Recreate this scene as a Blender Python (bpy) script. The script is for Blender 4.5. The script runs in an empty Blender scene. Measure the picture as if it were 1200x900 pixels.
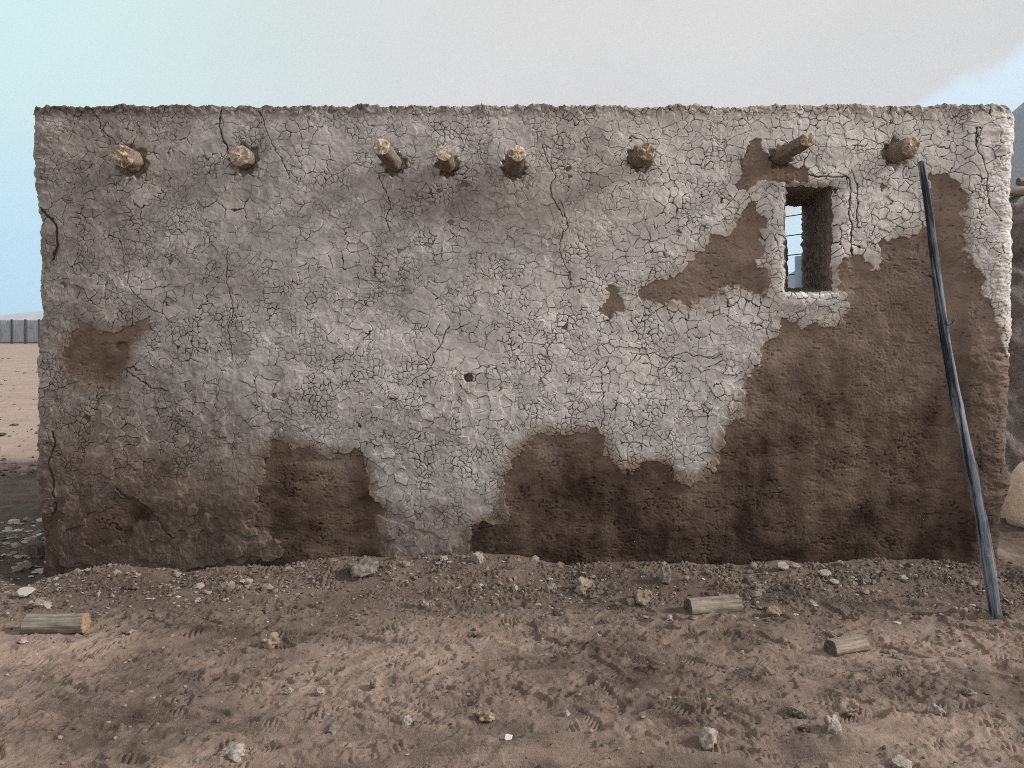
import bpy, bmesh, math, random
import numpy as np
from mathutils import Vector, Matrix

random.seed(7)
R = math.radians
S = bpy.context.scene
COL = S.collection

# ------------------------------------------------------------------ camera
FPX, CAMY, EYE, HOR = 900.0, 4.8, 1.5, 385.0
cam = bpy.data.objects.new('camera', bpy.data.cameras.new('camera'))
COL.objects.link(cam)
cam.location = (0, -CAMY, EYE)
cam.rotation_euler = (R(90), 0, 0)
cam.data.sensor_width = 36
cam.data.lens = 27
cam.data.shift_y = -(450 - HOR) / 1200
cam.data.clip_start = 0.05
cam.data.clip_end = 6000
S.camera = cam
S.view_settings.view_transform = 'Standard'
S.view_settings.look = 'None'
S.view_settings.exposure = 0.5
S.view_settings.gamma = 1.0
S.view_settings.use_curve_mapping = False
S.cycles.max_bounces = 5
S.cycles.diffuse_bounces = 3
S.cycles.volume_bounces = 0
S.cycles.use_denoising = False
S.cycles.filter_width = 0.95

# ------------------------------------------------------------------ sun
SUN = Vector((0.86, -0.09, 0.50)).normalized()
sl = bpy.data.lights.new('sun', 'SUN')
sl.energy = 3.3
sl.angle = R(9)
sl.color = (1.0, 0.945, 0.88)
so = bpy.data.objects.new('sun', sl)
COL.objects.link(so)
so.rotation_euler = SUN.to_track_quat('Z', 'Y').to_euler()
so.location = (8, -4, 10)


# ------------------------------------------------------------------ node helper
class NT:
    def __init__(self, tree):
        self.t = tree
        self.n = tree.nodes
        self.l = tree.links

    def new(self, typ, ins=None, **kw):
        nd = self.n.new(typ)
        for k, v in kw.items():
            setattr(nd, k, v)
        if ins:
            for k, v in ins.items():
                self.put(nd.inputs[k], v)
        return nd

    def put(self, sock, v):
        if hasattr(v, 'is_output') and v.is_output:
            self.l.new(v, sock)
        elif isinstance(v, (tuple, list)) and len(v) == 3 and sock.type == 'RGBA':
            sock.default_value = (*v, 1)
        else:
            sock.default_value = v

    def math(self, op, a, b=0.0, c=0.0, clamp=False):
        nd = self.new('ShaderNodeMath', operation=op, use_clamp=clamp)
        for i, v in enumerate((a, b, c)):
            self.put(nd.inputs[i], v)
        return nd.outputs[0]

    def mix(self, f, a, b, blend='MIX'):
        nd = self.new('ShaderNodeMix', data_type='RGBA', blend_type=blend)
        self.put(nd.inputs[0], f)
        self.put(nd.inputs[6], a)
        self.put(nd.inputs[7], b)
        return nd.outputs[2]

    def rng(self, v, a, b, c=0.0, d=1.0, smooth=False):
        nd = self.new('ShaderNodeMapRange', interpolation_type='SMOOTHSTEP' if smooth else 'LINEAR')
        for i, x in enumerate((v, a, b, c, d)):
            self.put(nd.inputs[i], x)
        return nd.outputs[0]

    def noise(self, vec, scale, detail=4.0, rough=0.55, dist=0.0):
        nd = self.new('ShaderNodeTexNoise', {'Scale': scale, 'Detail': detail, 'Roughness': rough, 'Distortion': dist})
        if vec is not None:
            self.put(nd.inputs['Vector'], vec)
        return nd.outputs['Fac']

    def attr(self, name):
        nd = self.new('ShaderNodeAttribute', attribute_name=name)
        sp = self.new('ShaderNodeSeparateColor')
        self.l.new(nd.outputs['Color'], sp.inputs[0])
        return sp.outputs

    def obj(self):
        return self.new('ShaderNodeTexCoord').outputs['Object']

    def scaled(self, vec, s):
        return self.new('ShaderNodeMapping', {'Vector': vec, 'Scale': s}).outputs[0]


def material(name, build, rough=0.95):
    m = bpy.data.materials.new(name)
    m.use_nodes = True
    t = NT(m.node_tree)
    t.n.clear()
    out = t.new('ShaderNodeOutputMaterial')
    b = t.new('ShaderNodeBsdfPrincipled', {'Roughness': rough, 'Specular IOR Level': 0.15})
    t.l.new(b.outputs[0], out.inputs[0])
    r = build(t, b)
    if r is not None:
        t.put(b.inputs['Base Color'], r)
    return m


def bump(t, b, h, dist, strength=1.0):
    nd = t.new('ShaderNodeBump', {'Strength': strength, 'Distance': dist, 'Height': h})
    t.l.new(nd.outputs[0], b.inputs['Normal'])


# ------------------------------------------------------------------ sky
W = bpy.data.worlds.new('World')
S.world = W
W.use_nodes = True
t = NT(W.node_tree)
t.n.clear()
wo = t.new('ShaderNodeOutputWorld')
bg = t.new('ShaderNodeBackground', {'Strength': 0.1})
t.l.new(bg.outputs[0], wo.inputs[0])
sky = t.new('ShaderNodeTexSky', sky_type='NISHITA')
sky.sun_disc = False
sky.sun_elevation = math.asin(SUN.z)
sky.sun_rotation = math.atan2(SUN.x, SUN.y)
sky.air_density = 1.2
sky.dust_density = 2.0
sky.ozone_density = 1.5
d = t.new('ShaderNodeTexCoord').outputs['Generated']
xyz = t.new('ShaderNodeSeparateXYZ', {0: d}).outputs
wob = t.noise(d, 4.2, 8, 0.62)
wobc = t.math('SUBTRACT', wob, 0.5)
clear = t.mix(t.rng(xyz[2], 0.06, 0.27, smooth=True), (4.0, 6.7, 8.3), (5.6, 7.5, 7.1))
clear = t.mix(t.rng(xyz[0], 0.1, 0.5), clear, (5.7, 7.0, 7.7))
clear = t.mix(0.12, clear, sky.outputs[0])
cl_tone = t.rng(t.noise(t.scaled(d, (1.0, 1.0, 2.2)), 2.3, 5, 0.55), 0.3, 0.7, 0.95, 1.05)
cloud = t.mix(1.0, (5.35, 5.18, 4.95), t.new('ShaderNodeCombineColor', {0: cl_tone, 1: cl_tone, 2: cl_tone}).outputs[0], 'MULTIPLY')
left = t.rng(t.math('ADD', xyz[0], t.math('MULTIPLY', wobc, 0.10)), -0.62, 0.02, smooth=True)
ln = t.math('SUBTRACT', t.math('MULTIPLY_ADD', xyz[0], 0.85, -0.162), xyz[2])
ln = t.math('MULTIPLY_ADD', wobc, 0.20, ln)
right = t.rng(ln, -0.016, 0.016, 1.0, 0.0, smooth=True)
front = t.rng(xyz[1], -0.2, 0.2)
cm = t.math('MULTIPLY', left, right)
cm = t.math('ADD', t.math('MULTIPLY', cm, front), t.math('SUBTRACT', 1.0, front), clamp=True)
cm = t.math('MAXIMUM', cm, t.rng(xyz[2], 0.5, 0.75))
t.put(bg.inputs[0], t.mix(cm, clear, cloud))


# ------------------------------------------------------------------ numpy noise
_rs = np.random.RandomState(11)
PERM = _rs.permutation(65536).astype(np.int64)
RND = _rs.rand(65536).astype(np.float32)


def hsh(i, j, seed):
    return PERM[(PERM[(i + seed * 977) & 65535] + j) & 65535]


def vnoise(x, y, seed=0):
    xi = np.floor(x).astype(np.int64)
    yi = np.floor(y).astype(np.int64)
    fx = (x - xi).astype(np.float32)
    fy = (y - yi).astype(np.float32)

    def g(i, j, dx, dy):
        a = RND[hsh(i, j, seed)] * 6.2831853
        return np.cos(a) * dx + np.sin(a) * dy
    u = fx * fx * fx * (fx * (fx * 6 - 15) + 10)
    v = fy * fy * fy * (fy * (fy * 6 - 15) + 10)
    a = g(xi, yi, fx, fy)
    b = g(xi + 1, yi, fx - 1, fy)
    c = g(xi, yi + 1, fx, fy - 1)
    e = g(xi + 1, yi + 1, fx - 1, fy - 1)
    return (a + u * (b - a) + v * ((c + u * (e - c)) - (a + u * (b - a)))) * 1.5


def fbm(x, y, octs=4, seed=0, gain=0.5):
    r = 0
    a = 1.0
    for o in range(octs):
        r = r + a * vnoise(x * 2 ** o + 17.3 * o, y * 2 ** o - 9.1 * o, seed + o)
        a *= gain
    return r


def sstep(a, b, x):
    q = np.clip((x - a) / (b - a), 0, 1)
    return q * q * (3 - 2 * q)


def voro(x, y, cell, seed, jit=0.92):
    """edge distance (same unit as x), cell random, site x, site y, offset to site"""
    gx, gy = x / cell, y / cell
    i0 = np.floor(gx).astype(np.int64)
    j0 = np.floor(gy).astype(np.int64)
    f1 = np.full(x.shape, 1e9, np.float32)
    f2 = f1.copy()
    s1x = np.zeros_like(f1); s1y = np.zeros_like(f1)
    s2x = np.zeros_like(f1); s2y = np.zeros_like(f1)
    rid = np.zeros(x.shape, np.int64)
    for di in (-1, 0, 1):
        for dj in (-1, 0, 1):
            h = hsh(i0 + di, j0 + dj, seed)
            sx = (i0 + di + 0.5 + jit * (RND[h] - 0.5)).astype(np.float32)
            sy = (j0 + dj + 0.5 + jit * (RND[(h * 7 + 13) & 65535] - 0.5)).astype(np.float32)
            dd = ((sx - gx) ** 2 + (sy - gy) ** 2).astype(np.float32)
            n1 = dd < f1
            n2 = (~n1) & (dd < f2)
            f2 = np.where(n1, f1, np.where(n2, dd, f2))
            s2x = np.where(n1, s1x, np.where(n2, sx, s2x))
            s2y = np.where(n1, s1y, np.where(n2, sy, s2y))
            s1x = np.where(n1, sx, s1x); s1y = np.where(n1, sy, s1y)
            rid = np.where(n1, h, rid)
            f1 = np.where(n1, dd, f1)
    edge = (f2 - f1) / (2 * np.sqrt((s2x - s1x) ** 2 + (s2y - s1y) ** 2) + 1e-6) * cell
    return edge, rid, s1x * cell, s1y * cell


def inpoly(px, py, poly):
    r = np.zeros(px.shape, bool)
    n = len(poly)
    for k in range(n):
        x1, y1 = poly[k]
        x2, y2 = poly[(k + 1) % n]
        if y1 == y2:
            continue
        c = ((y1 > py) != (y2 > py)) & (px < (x2 - x1) * (py - y1) / (y2 - y1) + x1)
        r ^= c
    return r


def polydist(px, py, pts, closed=False):
    r = np.full(px.shape, 1e9, np.float32)
    n = len(pts)
    for k in range(n if closed else n - 1):
        x1, y1 = pts[k]
        x2, y2 = pts[(k + 1) % n]
        dx, dy = x2 - x1, y2 - y1
        q = np.clip(((px - x1) * dx + (py - y1) * dy) / (dx * dx + dy * dy), 0, 1)
        r = np.minimum(r, np.hypot(px - x1 - q * dx, py - y1 - q * dy))
    return r


def boxblur(a, n, passes):
    a = np.asarray(a, np.float64)
    k = n // 2
    for ax in (0, 1):
        for _ in range(passes):
            c_ = np.cumsum(np.pad(a, [(k + 1, k) if q == ax else (0, 0) for q in (0, 1)], mode='edge'), axis=ax)
            m_ = a.shape[ax]
            hi = np.take(c_, np.arange(n, n + m_), ax)
            a = (hi - np.take(c_, np.arange(0, m_), ax)) / n
    return a


def gauss(px, py, cx, cy, sx, sy):
    return np.exp(-((px - cx) / sx) ** 2 - ((py - cy) / sy) ** 2)


# ------------------------------------------------------------------ mesh helpers
def link(name, me, mats, parent=None):
    o = bpy.data.objects.new(name, me)
    COL.objects.link(o)
    for m in (mats if isinstance(mats, (list, tuple)) else [mats]):
        me.materials.append(m)
    if parent is not None:
        o.parent = parent
    return o


def mesh_np(name, v, f, attrs=None, smooth=True, fmat=None):
    """v (n,3); f (m,k) uniform faces"""
    me = bpy.data.meshes.new(name)
    v = np.asarray(v, np.float32)
    f = np.asarray(f, np.int32)
    k = f.shape[1]
    me.vertices.add(len(v))
    me.vertices.foreach_set('co', v.ravel())
    me.loops.add(f.size)
    me.loops.foreach_set('vertex_index', f.ravel())
    me.polygons.add(len(f))
    me.polygons.foreach_set('loop_start', np.arange(0, f.size, k, dtype=np.int32))
    me.polygons.foreach_set('use_smooth', np.full(len(f), smooth, bool))
    if fmat is not None:
        me.polygons.foreach_set('material_index', np.asarray(fmat, np.int32))
    me.update(calc_edges=True)
    for nm, a in (attrs or {}).items():
        at = me.attributes.new(nm, 'FLOAT_COLOR', 'POINT')
        q = np.ones((len(v), 4), np.float32)
        q[:, :3] = a
        at.data.foreach_set('color', q.ravel())
    return me


def grid_faces(nr, nc, flip=False):
    i = np.arange(nr - 1)[:, None] * nc + np.arange(nc - 1)[None, :]
    a, b, c, e = i, i + 1, i + nc + 1, i + nc
    f = np.stack([a, b, c, e], -1).reshape(-1, 4)
    return f[:, ::-1] if flip else f


def tag(o, label=None, cat=None, group=None, kind=None):
    if label: o['label'] = label
    if cat: o['category'] = cat
    if group: o['group'] = group
    if kind: o['kind'] = kind
    return o


def empty(name, loc, rz=0.0):
    o = bpy.data.objects.new(name, None)
    COL.objects.link(o)
    o.location = loc
    o.rotation_euler = (0, 0, rz)
    o.empty_display_size = 0.1
    return o


# ------------------------------------------------------------------ materials
def m_adobe(t, b):
    a = t.attr('coat')          # r plaster, g crack, b plaster tone
    e = t.attr('earth')         # r mud tone, g brown stain, b chip random
    ob = t.obj()
    fine = t.noise(ob, 85, 6, 0.75)
    mid = t.noise(ob, 14, 5, 0.6)
    pt = t.math('ADD', a[2], t.math('MULTIPLY_ADD', fine, 0.62, -0.31))
    pt = t.math('ADD', pt, t.math('MULTIPLY_ADD', mid, 0.16, -0.08))
    pl = t.mix(t.rng(pt, 0.0, 1.0), (0.12, 0.111, 0.107), (0.79, 0.765, 0.735))
    pl = t.mix(e[1], pl, t.mix(t.rng(pt, 0, 1), (0.095, 0.069, 0.056), (0.40, 0.322, 0.27)))
    mt = t.math('ADD', e[0], t.math('MULTIPLY_ADD', fine, 0.3, -0.15))
    mt = t.math('ADD', mt, t.math('MULTIPLY_ADD', mid, 0.20, -0.10))
    mud = t.mix(t.rng(mt, 0, 1), (0.044, 0.0275, 0.020), (0.30, 0.226, 0.182))
    c = t.mix(a[0], mud, pl)
    c = t.mix(a[1], c, (0.040, 0.031, 0.026))
    speck = t.rng(t.noise(ob, 42, 3, 0.7), 0.70, 0.76)
    c = t.mix(t.math('MULTIPLY', speck, 0.55), c, (0.06, 0.048, 0.04))
    h = t.math('ADD', t.math('MULTIPLY', fine, 0.5), mid)
    bump(t, b, h, 0.006, 0.45)
    return c


def m_mud(t, b):
    ob = t.obj()
    n1 = t.noise(ob, 3.2, 6, 0.6)
    n2 = t.noise(ob, 30, 5, 0.65)
    q = t.math('ADD', t.math('MULTIPLY', n1, 0.7), t.math('MULTIPLY', n2, 0.45))
    bump(t, b, n2, 0.03, 0.7)
    return t.mix(t.rng(q, 0.35, 0.8), (0.085, 0.062, 0.05), (0.30, 0.25, 0.21))


def m_neigh(t, b):
    ob = t.obj()
    n1 = t.noise(ob, 2.4, 6, 0.6)
    n2 = t.noise(ob, 24, 6, 0.7)
    q = t.math('ADD', t.math('MULTIPLY', n1, 0.75), t.math('MULTIPLY', n2, 0.45))
    bump(t, b, n2, 0.05, 0.8)
    return t.mix(t.rng(q, 0.35, 0.8), (0.09, 0.075, 0.07), (0.40, 0.36, 0.33))


def m_reveal(t, b):
    ob = t.obj()
    gr = t.noise(t.scaled(ob, (14, 14, 1.6)), 4, 6, 0.65, 0.6)
    n2 = t.noise(ob, 40, 5, 0.65)
    bump(t, b, t.math('ADD', gr, t.math('MULTIPLY', n2, 0.4)), 0.02, 0.8)
    return t.mix(t.rng(gr, 0.3, 0.7), (0.14, 0.113, 0.096), (0.42, 0.355, 0.305))


def wood(dark, light, sx=18, sl=1.2, axis=0, name=None):
    def f(t, b):
        ob = t.obj()
        sc = [sx, sx, sx]
        sc[axis] = sl
        gr = t.noise(t.scaled(ob, tuple(sc)), 3.0, 7, 0.65, 0.3)
        n2 = t.noise(ob, 22, 4, 0.6)
        q = t.math('ADD', t.math('MULTIPLY', gr, 0.8), t.math('MULTIPLY', n2, 0.3))
        bump(t, b, gr, 0.006, 0.8)
        return t.mix(t.rng(q, 0.36, 0.74), dark, light)
    return f


def cutwood(dark, light):
    def f(t, b):
        ob = t.obj()
        n = t.noise(ob, 60, 5, 0.7)
        n2 = t.noise(ob, 14, 3, 0.6)
        bump(t, b, n, 0.012, 0.9)
        return t.mix(t.rng(t.math('ADD', t.math('MULTIPLY', n, .6), t.math('MULTIPLY', n2, .4)), 0.36, 0.62), dark, light)
    return f


def m_pole(t, b):
    ob = t.obj()
    gr = t.noise(t.scaled(ob, (20, 20, 0.45)), 2.2, 6, 0.62, 0.4)
    n2 = t.noise(t.scaled(ob, (5, 5, 1.6)), 2.0, 4, 0.6)
    q = t.math('ADD', t.math('MULTIPLY', gr, 0.75), t.math('MULTIPLY', n2, 0.45))
    bump(t, b, gr, 0.008, 0.9)
    c = t.mix(t.rng(q, 0.52, 0.76), (0.022, 0.026, 0.034), (0.33, 0.365, 0.41))
    return t.mix(t.rng(n2, 0.62, 0.72, 0, 0.45), c, (0.14, 0.11, 0.09))


def m_ground(t, b):
    a = t.attr('soil')         # r dust tone, g dark debris and painted house shadow, b painted far sunlight
    ob = t.obj()
    n1 = t.noise(ob, 1.3, 5, 0.55)
    n2 = t.noise(ob, 11, 6, 0.65)
    n3 = t.noise(ob, 120, 4, 0.7)
    q = t.math('ADD', a[0], t.math('MULTIPLY_ADD', n1, 0.4, -0.2))
    q = t.math('ADD', q, t.math('MULTIPLY_ADD', n2, 0.30, -0.15))
    q = t.math('ADD', q, t.math('MULTIPLY_ADD', n3, 0.5, -0.25))
    c = t.mix(t.rng(q, 0, 1), (0.052, 0.038, 0.032), (0.39, 0.298, 0.245))
    c = t.mix(a[2], c, t.mix(t.rng(t.math('MULTIPLY_ADD', n2, 0.6, t.math('MULTIPLY', n1, 0.4)), 0.3, 0.7), (0.26, 0.20, 0.166), (0.46, 0.37, 0.315)))
    dk = t.mix(t.rng(t.math('ADD', n3, t.math('MULTIPLY', n2, 0.7)), 0.6, 1.1), (0.034, 0.027, 0.023), (0.17, 0.135, 0.115))
    c = t.mix(a[1], c, dk)
    bump(t, b, t.math('ADD', t.math('MULTIPLY', n2, 0.6), t.math('MULTIPLY', n3, 0.8)), 0.011, 0.7)
    return c


def rockmat(dark, light):
    def f(t, b):
        ob = t.obj()
        n = t.noise(ob, 32, 6, 0.7)
        n2 = t.noise(ob, 140, 4, 0.7)
        bump(t, b, t.math('ADD', n, t.math('MULTIPLY', n2, .4)), 0.01, 0.8)
        return t.mix(t.rng(t.math('ADD', t.math('MULTIPLY', n, .7), t.math('MULTIPLY', n2, .3)), 0.34, 0.64), dark, light)
    return f


def rubblemat(dark, light):
    def f(t, b):
        gi = t.new('ShaderNodeNewGeometry').outputs['Random Per Island']
        n = t.noise(t.obj(), 70, 4, 0.7)
        q = t.math('ADD', t.math('MULTIPLY', gi, 0.75), t.math('MULTIPLY', n, 0.4))
        return t.mix(t.rng(q, 0.15, 1.0), dark, light)
    return f


def flat(c, var=0.25, scale=8, bd=0.0):
    def f(t, b):
        n = t.noise(t.obj(), scale, 5, 0.6)
        if bd:
            bump(t, b, n, bd, 0.6)
        return t.mix(t.rng(n, 0.3, 0.7), tuple(x * (1 - var) for x in c), tuple(min(1, x * (1 + var)) for x in c))
    return f


def m_sheet(t, b):
    ob = t.obj()
    st = t.noise(t.scaled(ob, (5, 5, 0.25)), 3, 5, 0.7)
    return t.mix(t.rng(st, 0.35, 0.68), (0.22, 0.25, 0.28), (0.48, 0.52, 0.56))


def m_hill(t, b):
    n = t.noise(t.obj(), 0.035, 8, 0.65)
    return t.mix(t.rng(n, 0.3, 0.7), (0.16, 0.17, 0.20), (0.27, 0.28, 0.31))  # blue of the distant air partly put into the rock colour


def m_paper(t, b):
    return (0.75, 0.75, 0.74)


M = {
    'adobe': material('cracked_adobe', m_adobe),
    'mud': material('mud_plaster', m_mud),
    'neigh': material('grey_mud_wall', m_neigh),
    'reveal': material('rough_mud_jamb', m_reveal),
    'beam': material('beam_bark', wood((0.055, 0.04, 0.03), (0.37, 0.295, 0.23), 30, 2.0, 1)),
    'beamcut': material('broken_wood', cutwood((0.13, 0.085, 0.06), (0.78, 0.65, 0.51))),
    'loggrey': material('grey_log_bark', wood((0.075, 0.066, 0.056), (0.34, 0.305, 0.265), 24, 1.2, 0)),
    'logpale': material('pale_log_wood', wood((0.075, 0.06, 0.048), (0.42, 0.36, 0.30), 26, 1.2, 0)),
    'cutorange': material('fresh_cut_wood', cutwood((0.20, 0.12, 0.075), (0.48, 0.33, 0.22))),
    'cutdark': material('old_cut_wood', cutwood((0.06, 0.05, 0.042), (0.20, 0.165, 0.135))),
    'pole': material('weathered_pole', m_pole),
    'ground': material('dry_earth', m_ground),
    'tan': material('tan_clod', rockmat((0.12, 0.088, 0.066), (0.42, 0.335, 0.26))),
    'pale': material('pale_stone', rockmat((0.17, 0.145, 0.125), (0.50, 0.45, 0.40))),
    'grey': material('grey_stone', rockmat((0.085, 0.072, 0.065), (0.31, 0.275, 0.245))),
    'dark': material('dark_clod', rockmat((0.06, 0.045, 0.038), (0.20, 0.155, 0.125))),
    'gravel': material('gravel_mix', rubblemat((0.06, 0.047, 0.040), (0.33, 0.28, 0.245))),
    'flake': material('plaster_chip', rubblemat((0.14, 0.12, 0.11), (0.50, 0.47, 0.44))),
    'jar': material('cream_clay', flat((0.90, 0.78, 0.64), 0.14, 14, 0.04)),
    'jarrim': material('worn_clay_rim', flat((0.26, 0.17, 0.115), 0.35, 20, 0.01)),
    'rail': material('rail_wood', wood((0.12, 0.10, 0.085), (0.38, 0.33, 0.28), 16, 1.5, 0)),
    'sheet': material('grey_sheet_metal', m_sheet, 0.6),
    'steel': material('dark_post', flat((0.055, 0.065, 0.075), 0.2)),
    'bluepost': material('blue_post', flat((0.30, 0.38, 0.50), 0.15)),
    'wire': material('fence_wire', flat((0.05, 0.055, 0.065), 0.1), 0.5),
    'shed': material('pale_shed', flat((0.42, 0.43, 0.46), 0.12, 0.6)),
    'shedroof': material('pale_roof', flat((0.40, 0.42, 0.47), 0.12, 0.8)),
    'hill': material('haze_tinted_rock', m_hill),
    'paper': material('white_scrap', m_paper),
}

# ------------------------------------------------------------------ wall definition (photo-plane units: u right, w down, 187.5 per metre)
K = 187.5


def X2u(x): return 600 + x * K
def Z2w(z): return HOR - (z - EYE) * K
def u2X(u): return (u - 600) / K
def w2Z(w): return EYE - (w - HOR) / K


BASE = [(30, 690), (50, 679), (95, 668), (130, 662), (190, 664), (215, 671), (270, 663), (335, 662), (400, 652), (450, 652),
        (553, 648), (600, 650), (640, 658), (665, 661), (720, 658), (800, 660), (870, 662), (910, 656), (960, 660),
        (1000, 655), (1060, 655), (1110, 657), (1150, 662), (1175, 656), (1240, 668)]
BU = np.array([p[0] for p in BASE], float)
BZ = np.array([w2Z(p[1]) for p in BASE], float)


def ground_low(x, y):
    """the smooth shape of the ground: a bank of fallen earth along the foot of the wall"""
    x = np.asarray(x, float); y = np.asarray(y, float)
    m = np.interp(X2u(x), BU, BZ)
    out = np.abs(x - np.clip(x, -3.0, 3.1))
    m = m * np.exp(-(out / 0.35) ** 2)
    q = np.clip(-y, 0, None)
    a = np.where(y <= 0, np.where(q < 0.10, 1.0, np.exp(-((q - 0.10) / 0.26) ** 2)), 1.0)
    a = np.where(y > 0.5, np.exp(-((y - 0.5) / 0.5) ** 2), a)
    return m * a


def on_ground(px, py):
    z = 0.0
    for _ in range(8):
        dd = (EYE - z) * FPX / (py - HOR)
        x = (px - 600) / FPX * dd
        z = float(ground_low(x, dd - CAMY))
    return x, dd - CAMY, z, dd


P_BIG = [(552, 720), (552, 618), (560, 613), (593, 617), (597, 600), (590, 580), (588, 563), (600, 543), (613, 530), (618, 518), (630, 508),
         (643, 508), (687, 508), (692, 502), (703, 500), (705, 527), (720, 550), (748, 552), (750, 542), (787, 545), (792, 563), (800, 570),
         (833, 560), (840, 540), (850, 500), (870, 487), (872, 450), (887, 427), (896, 405), (912, 393), (916, 376), (935, 376), (938, 392), (953, 382),
         (987, 380), (993, 363), (992, 347), (980, 340), (982, 320), (987, 305), (1003, 300), (1017, 307), (1020, 320), (1030, 317),
         (1033, 297), (1030, 285), (1053, 277), (1067, 282), (1080, 267), (1087, 273), (1088, 205), (1100, 203), (1120, 213), (1131, 226),
         (1129, 250), (1126, 280), (1140, 310), (1153, 327), (1147, 340), (1160, 353), (1167, 377), (1170, 400), (1178, 418), (1260, 430), (1260, 720)]
P_WIN = [(742, 350), (753, 337), (763, 330), (787, 323), (800, 317), (813, 300), (827, 290), (837, 273), (855, 277), (862, 263), (872, 247),
         (880, 237), (895, 253), (895, 260), (890, 273), (893, 293), (887, 307), (900, 327), (900, 353), (887, 350), (867, 340), (860, 332),
         (833, 347), (820, 357), (800, 357), (770, 354)]
P_S2 = [(697, 362), (710, 353), (715, 332), (732, 347), (725, 367), (713, 371)]
P_BEAM = [(890, 163), (900, 180), (912, 192), (930, 193), (947, 203), (943, 215), (927, 216), (910, 210), (890, 213), (877, 225), (865, 225),
          (863, 213), (872, 180), (875, 167)]
P_LEFT = [(93, 377), (110, 388), (137, 388), (157, 380), (177, 370), (175, 384), (157, 400), (153, 407), (147, 427), (137, 450), (110, 450),
          (87, 443), (80, 433), (70, 423), (70, 407), (80, 400)]
P_MID = [(318, 512), (333, 515), (343, 527), (360, 522), (377, 532), (397, 537), (420, 527), (425, 547), (433, 577), (452, 600), (443, 605),
         (443, 633), (447, 700), (333, 700), (333, 655), (330, 633), (290, 617), (300, 597), (303, 573), (312, 543)]
P_BL = [(140, 577), (160, 587), (187, 613), (162, 610), (157, 633), (133, 640), (100, 640), (97, 613), (107, 600), (130, 597)]
P_FOOT = [(20, 603), (62, 603), (66, 668), (93, 661), (127, 665), (187, 661), (213, 668), (267, 659), (340, 655), (340, 720), (20, 720)]
P_E1 = [(44, 255), (56, 262), (63, 290), (58, 330), (44, 330)]
BEAMS = [  # u, w of the place where the beam leaves the wall; length out of the wall; radius; tilt of the broken end; look
    (155, 189, 0.15, 0.080, 'short beam stub with a splintered pale end'),
    (287, 187, 0.10, 0.074, 'short beam stub with a round pale end'),
    (462, 192, 0.37, 0.060, 'long thin beam stub pointing up and left'),
    (525, 194, 0.30, 0.056, 'thin beam stub with a chipped end'),
    (602, 196, 0.34, 0.062, 'beam stub with a dark side'),
    (750, 186, 0.17, 0.066, 'short rotten beam stub with a ragged end'),
    (914, 184, 0.37, 0.056, 'longest beam stub above the window'),
    (1050, 180, 0.155, 0.070, 'beam stub above the leaning pole'),
]
HOLE = [(922, 219), (940, 217), (962, 219), (975, 217), (977, 250), (976, 300), (977, 341), (950, 343), (921, 342), (920, 300), (921, 250)]
CRACKS = [
    ([(943, 203), (970, 208), (994, 210), (996, 250), (995, 280), (998, 300)], 1.5),
    ([(268, 292), (270, 340), (269, 385), (272, 425)], 0.7),
    ([(703, 500), (706, 470), (704, 440)], 0.6),
    ([(1000, 200), (1006, 240), (1002, 262)], 0.9),
    ([(48, 245), (62, 265), (66, 285), (58, 300)], 2.2),
    ([(60, 505), (66, 520), (58, 545), (62, 570), (60, 602)], 1.8),
    ([(140, 575), (165, 590), (190, 615), (205, 632)], 1.4),
    ([(300, 118), (312, 150), (330, 185), (340, 210)], 0.6),
    ([(105, 118), (118, 150), (135, 165)], 0.9),
    ([(262, 178), (258, 150), (262, 128)], 1.5),
    ([(1140, 150), (1146, 175), (1152, 200), (1158, 240), (1166, 262)], 1.0),
]


_rc = np.random.RandomState(23)
for _k in range(9):
    _x, _y = _rc.uniform(70, 860), _rc.uniform(130, 470)
    _a = _rc.choice([0.1, 1.5, 1.7, 3.0, 0.6]) + _rc.normal(0, 0.3)
    _p = [(_x, _y)]
    for _q in range(_rc.randint(5, 12)):
        _a += _rc.normal(0, 0.42)
        _x += 13 * math.cos(_a); _y += 13 * math.sin(_a)
        _p.append((_x, _y))
    CRACKS.append((_p, _rc.uniform(0.45, 0.8)))


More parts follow.
